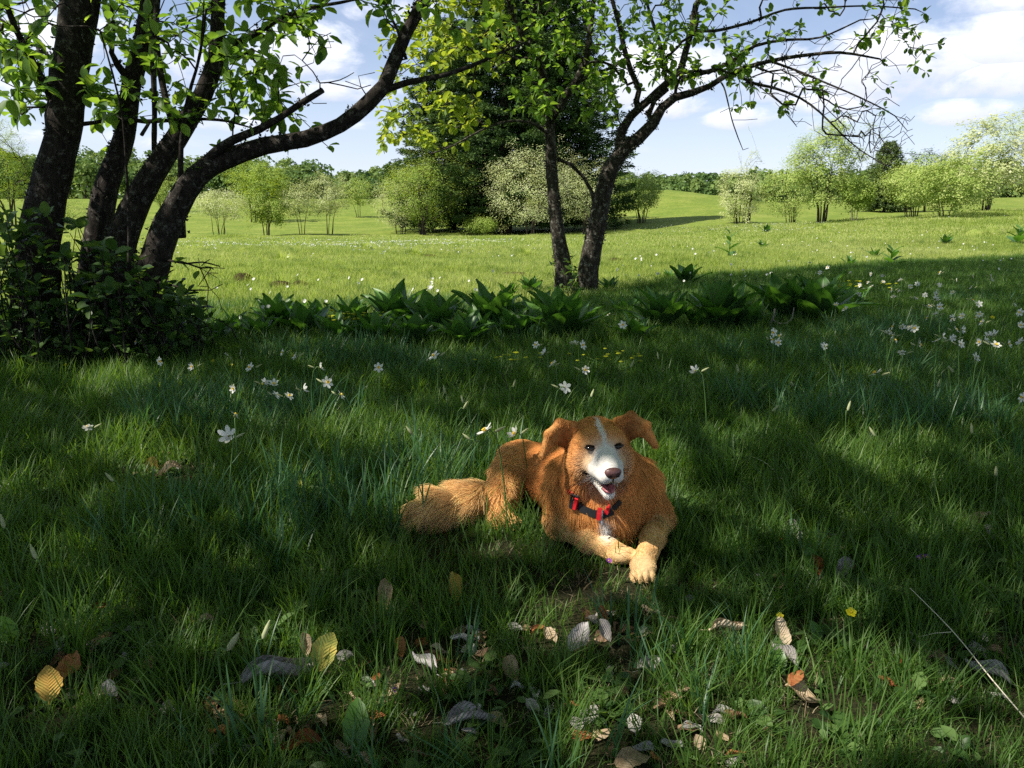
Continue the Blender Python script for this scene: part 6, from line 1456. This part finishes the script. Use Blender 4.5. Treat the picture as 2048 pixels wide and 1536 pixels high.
def dead_leaves():
    rng = np.random.default_rng(14); lib = {}
    for kind in DM:
        lib[kind] = {'flat': [dead_mesh(.3, 1.3, .33, DM[kind], 10 + i) for i in range(3)], 'cup': [dead_mesh(1.2 + .25 * i, 1.9, .34, DM[kind], 20 + i) for i in range(3)], 'roll': [dead_mesh(2.3, 1.5, .34, DM[kind], 30 + i) for i in range(2)]}
    def put(px, py, size, kind, shape, rz, tx=0.0, ty=0.0, lift=.012, label=None, group=None):
        B = at(px, py, lift); s = size / scale_at(B); o = bpy.data.objects.new('fallen_leaf', lib[kind][shape][int(rng.integers(len(lib[kind][shape])))]); C.objects.link(o)
        o.location = B; o.scale = (s, s, s); o.rotation_euler = (tx * .75, ty, rz); tag(o, label, 'fallen leaf', group); return o
    hero = [(650, 1302, 78, 'yellow', 'flat', -.25, 1.1, .1, .080, 'yellow-green oval leaf standing up in the grass, the brightest at the lower left'), (97, 1366, 74, 'yellow', 'flat', .6, .9, .2, .05, 'yellow leaf with an orange edge near the lower left corner'),
            (560, 1346, 150, 'grey', 'roll', -1.25, .1, .2, .03, 'long pale grey rolled leaf under the yellow-green oval one'), (218, 1382, 52, 'grey', 'cup', .9, .3, 0, .03, 'small pale grey leaf right of the yellow one near the lower left corner'), (140, 1336, 74, 'rust', 'cup', .2, .3, 0, .02, 'reddish brown leaf just above the yellow one near the lower left corner'),
            (612, 1288, 52, 'tan', 'cup', .3, .8, 0, .04, 'pinkish ribbed leaf tucked behind the yellow-green oval one'), (940, 1438, 104, 'grey', 'roll', -1.45, .1, .1, .02, 'pale grey leaf rolled like a tube at the bottom centre'), (600, 1488, 82, 'rust', 'cup', -1.35, .2, .2, .02, 'orange-brown curled leaf at the bottom edge, left of centre'),
            (800, 1295, 48, 'rust', 'cup', .2, .6, 0, .03, 'rusty red leaf standing up left of the ribbed white ones'), (848, 1328, 72, 'grey', 'roll', .9, .3, .2, .03, 'whitish curled leaf beside the rusty red standing one'), (1160, 1276, 70, 'grey', 'cup', -.6, .8, .1, .045, 'large pale grey ribbed leaf below the dog\'s paws'),
            (1208, 1262, 50, 'grey', 'cup', .4, .9, 0, .04, 'smaller pale grey leaf right of the ribbed one below the paws'), (1205, 1232, 40, 'rust', 'cup', .3, .9, 0, .03, 'small rusty leaf above the two pale ones below the paws'), (1455, 1256, 76, 'tan', 'roll', -1.5, .1, .1, .035, 'curled leaf with clear rib stripes right of the paws'),
            (1563, 1264, 58, 'tan', 'cup', .1, .9, 0, .04, 'pale brown leaf standing on its tip left of the yellow flower'), (1568, 1310, 74, 'grey', 'roll', .5, .3, 0, .02, 'grey rolled leaf under the standing pale brown one'), (1592, 1355, 40, 'rust', 'flat', -1.0, .7, .2, .05, 'small red-brown leaf held up over the sunlit patch'),
            (1605, 1392, 76, 'tan', 'cup', .9, .2, .2, .02, 'sunlit orange-tan leaf in the bright patch at the lower right'), (910, 1172, 64, 'yellow', 'cup', .2, .9, 0, .04, 'upright yellow-brown leaf in the dark grass under the tail'), (303, 934, 48, 'yellow', 'cup', .5, .8, 0, .03, 'small upright yellow leaf in the litter at the left'),
            (335, 942, 56, 'tan', 'cup', -1.0, .3, 0, .02, 'pale leaf lying beside the upright yellow one at the left'), (598, 975, 40, 'yellow', 'cup', .5, .8, 0, .03, 'yellow leaf in the dark grass left of the tail'), (1690, 1142, 70, 'grey', 'cup', -.9, .4, 0, .03, 'pale grey ribbed leaf right of the pair of leaning green leaves'),
            (1588, 1062, 50, 'grey', 'cup', .2, .8, 0, .03, 'small pale grey leaf standing behind the leaning green leaves'), (1985, 1072, 50, 'grey', 'cup', .3, .6, 0, .03, 'pale grey leaf near the right edge level with the forepaw'), (1955, 1040, 64, 'tan', 'cup', -1.3, .2, 0, .02, 'brown curled leaf near the right edge above the pale grey one'),
            (1632, 1128, 46, 'rust', 'cup', .1, 1.0, 0, .04, 'brown-tipped leaf standing upright between green blades right of the dog'), (1045, 985 + 0, 30, 'tan', 'cup', .1, 1.0, 0, .03, None), (1975, 1345, 86, 'grey', 'roll', .8, .2, 0, .02, 'pale leaf under the long straw at the lower right'),
            (770, 1190, 72, 'tan', 'cup', .1, .9, .1, .03, 'pale brown leaf standing in the grass below the tail'), (1020, 1340, 66, 'tan', 'cup', .3, .4, 0, .02, 'broad tan leaf lying in the litter at the lower centre'), (405, 1245, 46, 'tan', 'cup', -1.2, .3, 0, .02, 'small tan leaf above the grey one at the lower left'),
            (1265, 1518, 74, 'tan', 'flat', -1.3, .1, .1, .02, 'large pale leaf cut by the bottom edge right of centre'), (1300, 1330, 58, 'grey', 'cup', -1.1, .2, .1, .02, 'pale leaf in the worn patch below the forepaw')]
    for hh in hero:
        if hh[9]: put(hh[0], hh[1], hh[2], hh[3], hh[4], hh[5], hh[6], hh[7], hh[8], hh[9])
    areas = [(880, 1330, 170, 100, 40, 'in the litter at the lower centre', 'leaf litter at the lower centre'), (330, 945, 130, 50, 22, 'in the sun-flecked litter at the left', 'leaf litter at the left'), (170, 1320, 140, 80, 22, 'in the lower left corner', 'leaf litter in the lower left corner'),
             (1230, 1270, 190, 70, 28, 'in the worn ground below the paws', 'leaf litter below the paws'), (1890, 1330, 150, 80, 36, 'under the long straw at the lower right', 'leaf litter at the lower right'), (1640, 1130, 150, 60, 20, 'among blades right of the dog', 'leaf litter right of the dog'),
             (1250, 1450, 280, 80, 36, 'along the bottom edge right of centre', 'leaf litter along the bottom edge right'), (600, 1440, 270, 90, 34, 'along the bottom edge left of centre', 'leaf litter along the bottom edge left'), (1550, 880, 180, 50, 16, 'far in the grass right of the dog\'s head', 'leaf litter beyond the dog at the right'), (770, 965, 60, 30, 8, 'in the grass above the tail', 'leaf litter above the tail'), (120, 830, 110, 40, 14, 'in the shade before the undergrowth', 'leaf litter before the undergrowth')]
    for cx, cy_, a, b, n, where, grp in areas:
        for _ in range(n):
            px = np.clip(rng.normal(cx, a * .55), 8, 2040); py = min(rng.normal(cy_, b * .55), 1525); B = at(px, py)
            if in_dog(np.array([B[0]]), np.array([B[1]]))[0]: continue
            kind = rng.choice(['brown', 'rust', 'tan', 'grey', 'brown', 'tan', 'grey']); s = rng.uniform(.028, .060) * scale_at(B); shp = rng.choice(['flat', 'cup', 'cup', 'roll'])
            put(px, py, s, kind, shp, rng.uniform(0, 6.28), rng.normal(0, .35), rng.normal(0, .35), rng.uniform(.002, .016), {'flat': 'wavy flat ', 'cup': 'cupped ', 'roll': 'rolled up '}[shp] + {'brown': 'dark brown', 'rust': 'rusty red', 'tan': 'pale tan', 'grey': 'pale grey'}[kind] + ' dead leaf ' + where, grp)
dead_leaves()

# ------------------------------------------------------------------ small single things
def small_things():
    rng = np.random.default_rng(15)
    yel = ring_mesh('corolla', 5, .013, .0060, .15, MAT['yellow'], 5); vio = ring_mesh('corolla', 5, .010, .0045, .4, MAT['violet'], 6); cen = lathe_mesh('centre', [(.0005, .001), (.003, .001), (.002, .004), (.0003, .005)], 7, MAT['cup'])
    def flower(name, px, py, hh, mesh, label, cat, s=1.0, group=None, up=.5):
        B = at(px, py, hh); B[2] = float(H(B[0], B[1])); root = empty(name, B, rng.uniform(0, 6.28)); tag(root, label, cat, group); tb = Tubes(); tb.add([[0, 0, -.01], [.004, 0, hh * .5], [0, 0, hh]], [.0012, .001, .0008], 4); st = tb.build('stem', MAT['stem_green']); st.parent = root
        M = Matrix.Translation((0, 0, hh)) @ Euler((0, 0, -root.rotation_euler.z)).to_matrix().to_4x4() @ Euler((up, 0, 0)).to_matrix().to_4x4() @ Matrix.Scale(s, 4); obj_from('corolla', mesh, root, M); obj_from('centre', cen, root, M)
        return root
    flower('cinquefoil', 1702, 1225, .09, yel, 'bright yellow five-petalled flower at the lower right', 'flower', .95)
    flower('cinquefoil', 1985, 635, .12, yel, 'single orange-yellow flower among the white drift at the right', 'flower', 1.6)
    for px, py in ((130, 730), (375, 698), (425, 722), (462, 730), (523, 168 + 600)): flower('cinquefoil', px, py, .08, yel, 'tiny yellow flower in the grass before the undergrowth', 'flower', 1.1, 'tiny yellow flowers before the undergrowth')
    flower('cinquefoil', 1560, 1232, .03, yel, 'half-hidden yellow flower on top of the standing pale brown leaf', 'flower', .7)
    for q in ((1845, 1112), ): 
        for k in range(4): flower('violet_flower', q[0] + rng.normal(0, 5), q[1] + rng.normal(0, 4), .05, vio, 'small purple blossom in the tuft at the lower right', 'flower', .8, 'purple blossoms in one tuft at the right')
    flower('violet_flower', 522, 960, .05, vio, 'small purple flower in the dark grass left of the tail', 'flower', .9)
    flower('violet_flower', 1218, 1122, .04, vio, 'small purple-red flower between the dog\'s forelegs', 'flower', .8)
    flower('violet_flower', 790, 1380, .03, vio, 'tiny blue-violet flower in the litter at the lower centre', 'flower', .6)
    # yellow umbels
    um = lathe_mesh('umbel', [(.001, 0), (.010, .003), (.008, .006), (.001, .007)], 6, leafmat('umbel_green', [(0, (.32, .38, .02)), (1, (.50, .50, .03))], .3, (1, 1, .4), .6, .1))
    def umbels(px, py, n, spread, label, hh=.2, sc=1.0):
        B = at(px, py, hh); B[2] = float(H(B[0], B[1])); root = empty('umbel_plant', B); tag(root, label, 'plant'); tb = Tubes(); S = spread / scale_at(B)
        for i in range(n):
            t = np.array([rng.normal(0, S * .5), rng.normal(0, S * .3), hh + rng.normal(0, .02)]); tb.add([[0, 0, -.01], t * [.3, .3, .6], t], [.0016, .0012, .001], 4); obj_from('umbel', um, root, Matrix.Translation(Vector(t)) @ Matrix.Scale(rng.uniform(.8, 1.6) * sc, 4))
        st = tb.build('stem', MAT['stem_green']); st.parent = root
    umbels(1690, 568, 22, 34, 'yellow-green umbel plant beside the largest rosette', .30, 1.5); umbels(1780, 572, 6, 14, 'small yellow umbel right of the larger one', .28, 1.3)
    umbels(715, 634, 30, 60, 'bright yellow-green spurge in the sunny gap of the dark row', .22, 1.7); umbels(1225, 712, 18, 90, 'low yellow-green umbels in the shade below the twin trunks', .14, 1.2); umbels(1020, 715, 14, 70, 'yellow-green umbels in the shade before the broad-leaved row', .14, 1.2)
    # long bleached straw
    def stalk(name, pts, r, mat, label, cat, k=5):
        P, rr = catmull(np.array(pts), r, .03); tb = Tubes(); tb.add(P, rr, k, .05, rng); o = tb.build(name, mat); tag(o, label, cat); return o
    stm = plain('bleached_straw', (.55, .50, .40), .6, .3); twm = plain('dead_twig', (.30, .28, .25), .9, .1, noise=(60, (.12, .10, .08)), bump=(90, .8, .003)); dkt = plain('dark_twig', (.05, .04, .03), .9, .1)
    def G(px, py, hh): return at(px, py, hh)
    stalk('straw_stalk', [G(1820, 1176, .12), G(1905, 1262, .09), G(1985, 1360, .06), G(2060, 1448, .02)], [.0007, .0011, .0014, .0016], stm, 'long bleached straw slanting down to the right edge', 'straw')
    stalk('straw_stalk', [G(1836, 1274, .06), G(1870, 1266, .08), G(1902, 1264, .09)], [.0005, .0007, .0008], stm, 'short pale straw meeting the long one from the left', 'straw')
    stalk('straw_stalk', [G(1484, 906, .05), G(1530, 925, .08), G(1565, 960, .05)], [.001, .0016, .001], stm, 'arched withered blade right of the dog\'s ear', 'straw')
    root = empty('dead_twig', at(1545, 668)); tag(root, 'pale dead twig leaning under the largest rosettes', 'twig'); tb = Tubes()
    Y = root.location.y
    for pts, r in (([W(1541, 672, Y), W(1540, 650, Y), W(1548, 632, Y), W(1550, 618, Y)], .012), ([W(1545, 640, Y), W(1565, 648, Y - .1), W(1582, 640, Y - .1), W(1588, 615, Y - .1)], .009), ([W(1665, 660, Y - .1), W(1668, 640, Y), W(1672, 618, Y)], .004)):
        P, rr = catmull(np.array(pts), [r, r * .9, r * .7, r * .4][:len(pts)], .03); tb.add(P, rr, 6, .12, rng)
    tb.build('branch', twm, root)
    root = empty('dead_twig', at(478, 742)); tag(root, 'white crooked twig in the shade before the undergrowth', 'twig'); tb = Tubes(); Y = root.location.y
    for pts, r in (([W(450, 706, Y), W(462, 716, Y), W(474, 726, Y)], .006), ([W(478, 742, Y), W(484, 725, Y), W(480, 708, Y), W(482, 698, Y)], .004)):
        P, rr = catmull(np.array(pts), [r, r * .9, r * .7, r * .5][:len(pts)], .02); tb.add(P, rr, 5, .15, rng)
    tb.build('branch', plain('white_twig', (.5, .48, .44), .9, .1), root)
    stalk('dead_twig', [G(1003, 745, .22), G(1022, 790, .12), G(1048, 835, .05), G(1100, 836, .03), G(1150, 834, .03)], [.002, .003, .004, .003, .002], dkt, 'thin dark twig bent behind the dog\'s head', 'twig')
    # clump of tall daffodil blades in the foreground and at the right edge
    for px, py, n, hh, lab in ((520, 1500, 20, .17, 'clump of tall strap-like blades with two buds at the bottom left of centre'), (2030, 930, 30, .26, 'dense tuft of tall blades at the right edge'), (560, 1130, 40, .17, 'arching tuft of glossy blades left of the dog\'s tail'), (1290, 1160 + 60, 9, .14, 'few tall blades rising below the forepaw'), (1590, 1120, 16, .16, 'upright grey-green blades right of the dog'), (230, 750, 40, .16, 'bright tuft of grass before the undergrowth'), (1260, 1350 - 60, 9, .15, 'dark upright blades beside the pale leaves under the paws')):
        B = at(px, py); root = clump('blade_tuft', n, .05 + n * .0008, hh * .6, hh, .0042, .9, MAT['grass_blue'], int(px), 5); C.objects.link(root); root.location = B; tag(root, lab, 'grass tuft')
    # pair of leaning green leaves
    for px, py, rz, lab, sz in ((1635, 1160, .2, 'broad pointed green leaf leaning up right of the dog, brown at its tip', .10), (1662, 1120, -.5, 'pale green leaf leaning right behind the brown-tipped one', .08), (712, 1505, .1, 'dark spotted pointed leaf standing at the bottom edge', .10), (30, 1290, 1.0, 'dark green leaf at the left edge low down', .08), (1640, 1290, .3, 'small light green sprout below the yellow flower', .06), (1560, 1350, -.2, 'light green sprout beside the small red-brown leaf', .06)):
        B = at(px, py); root = empty('leaf_sprout', B, rz); tag(root, lab, 'plant')
        V, F, k = leaves_np(np.zeros((3, 3)), np.array([[0, -.8, .6], [.6, -.5, .6], [-.6, -.6, .6]]), np.array([[0, .4, 1], [.6, .3, .7], [-.6, .2, .6]]), np.array([sz, sz * .7, sz * .6]), 'leaf', .8)
        for q in range(3):
            Fq = [f[:len(f) // 3] for f in F]; o = mesh_np('leaf', V[q * k:(q + 1) * k], Fq, MAT['gentian'], attrs={'v': np.full(k, .7), 'rib': LEAF_RIB}); o.parent = root
    # hummocks in the meadow
    soil = plain('hummock_earth', (.035, .030, .014), .95, .05, noise=(9, (.10, .075, .035)), bump=(30, 1, .03))
    turf = plain('hummock_turf', (.13, .19, .035), .95, .05, noise=(9, (.24, .28, .07)), bump=(30, 1, .03))
    for i, (px, py, w, hh, dark, lab) in enumerate([(486, 569, 36, .16, 1, 'small dark mossy hummock left in the sunny meadow'), (560, 583, 46, .13, 1, 'wider dark hummock, left one of a touching pair'), (600, 580, 34, .11, 1, 'smaller dark hummock, right one of a touching pair'), (728, 506, 44, .22, 0, 'tall grassy hummock in mid meadow'), (828, 516, 34, .14, 0, 'grassy hummock left of the brown molehill'), (862, 518, 32, .10, 1, 'brown molehill right of the grassy hummock'),
             (560, 528, 50, .12, 0, 'flat tufted hummock above the dark pair'), (1048, 517, 44, .14, 0, 'tufted hummock left of the twin trunks'), (1232, 528, 34, .10, 1, 'low brown hummock right of the twin trunks'), (1645, 462, 40, .25, 0, 'grassy hummock at the foot of the tall open tree'), (1968, 474, 66, .35, 0, 'broad grassy hummock near the right edge'), (1030, 557, 60, .08, 1, 'flat dark hummock left of the twin trunk foot')]):
        B = at(px, py); s = scale_at(B); R_ = w / s / 2 * 1.1; hh = hh * 1.3 + .10; root = empty('grass_hummock', B); tag(root, lab, 'hummock')
        th = np.linspace(0, math.pi / 2, 7); ph = np.arange(18) * 2 * math.pi / 18; V = []
        for a in th:
            for b in ph: q = 1 + .12 * math.sin(3 * b + i) + .08 * math.sin(5 * b); V.append((math.sin(a + .12) * math.cos(b) * R_ * q, math.sin(a + .12) * math.sin(b) * R_ * .8 * q, math.cos(a) * hh * .55 - .01))
        F = [(a * 18 + b, (a + 1) * 18 + b, (a + 1) * 18 + (b + 1) % 18, a * 18 + (b + 1) % 18) for a in range(6) for b in range(18)]
        e = mesh_np('mound', np.array(V), np.array(F), soil if dark else turf); e.parent = root
        VV = []; FF = []; AA = []; n = 260
        for _ in range(n):
            a = rng.uniform(0, 6.28); r = R_ * rng.uniform(0, 1) ** .5 * (1.05 if not dark else 1.1); z = hh * .5 * max(0, 1 - (r / R_) ** 2)
            if dark and r < R_ * .75 and rng.uniform() < .6: continue
            blade_strip(VV, FF, AA, np.array([math.cos(a) * r, math.sin(a) * r * .8, z - .01]), np.array([math.cos(a), math.sin(a)]), rng.uniform(.10, .24) * (.6 if dark else 1), max(.003, .6 / s), 1.0 * rng.uniform(.5, 1.3), rng, 2, rng.uniform(.1, .7))
        VV = np.array(VV); FF = np.array(FF); tri = FF[:, 2] == FF[:, 3]; g_ = mesh_np('blades', VV, [FF[~tri], FF[tri][:, :3]], MAT['grass_sunlit'], attrs={'v': np.clip(AA, 0, 1)}); g_.parent = root; g_['kind'] = 'stuff'
small_things()
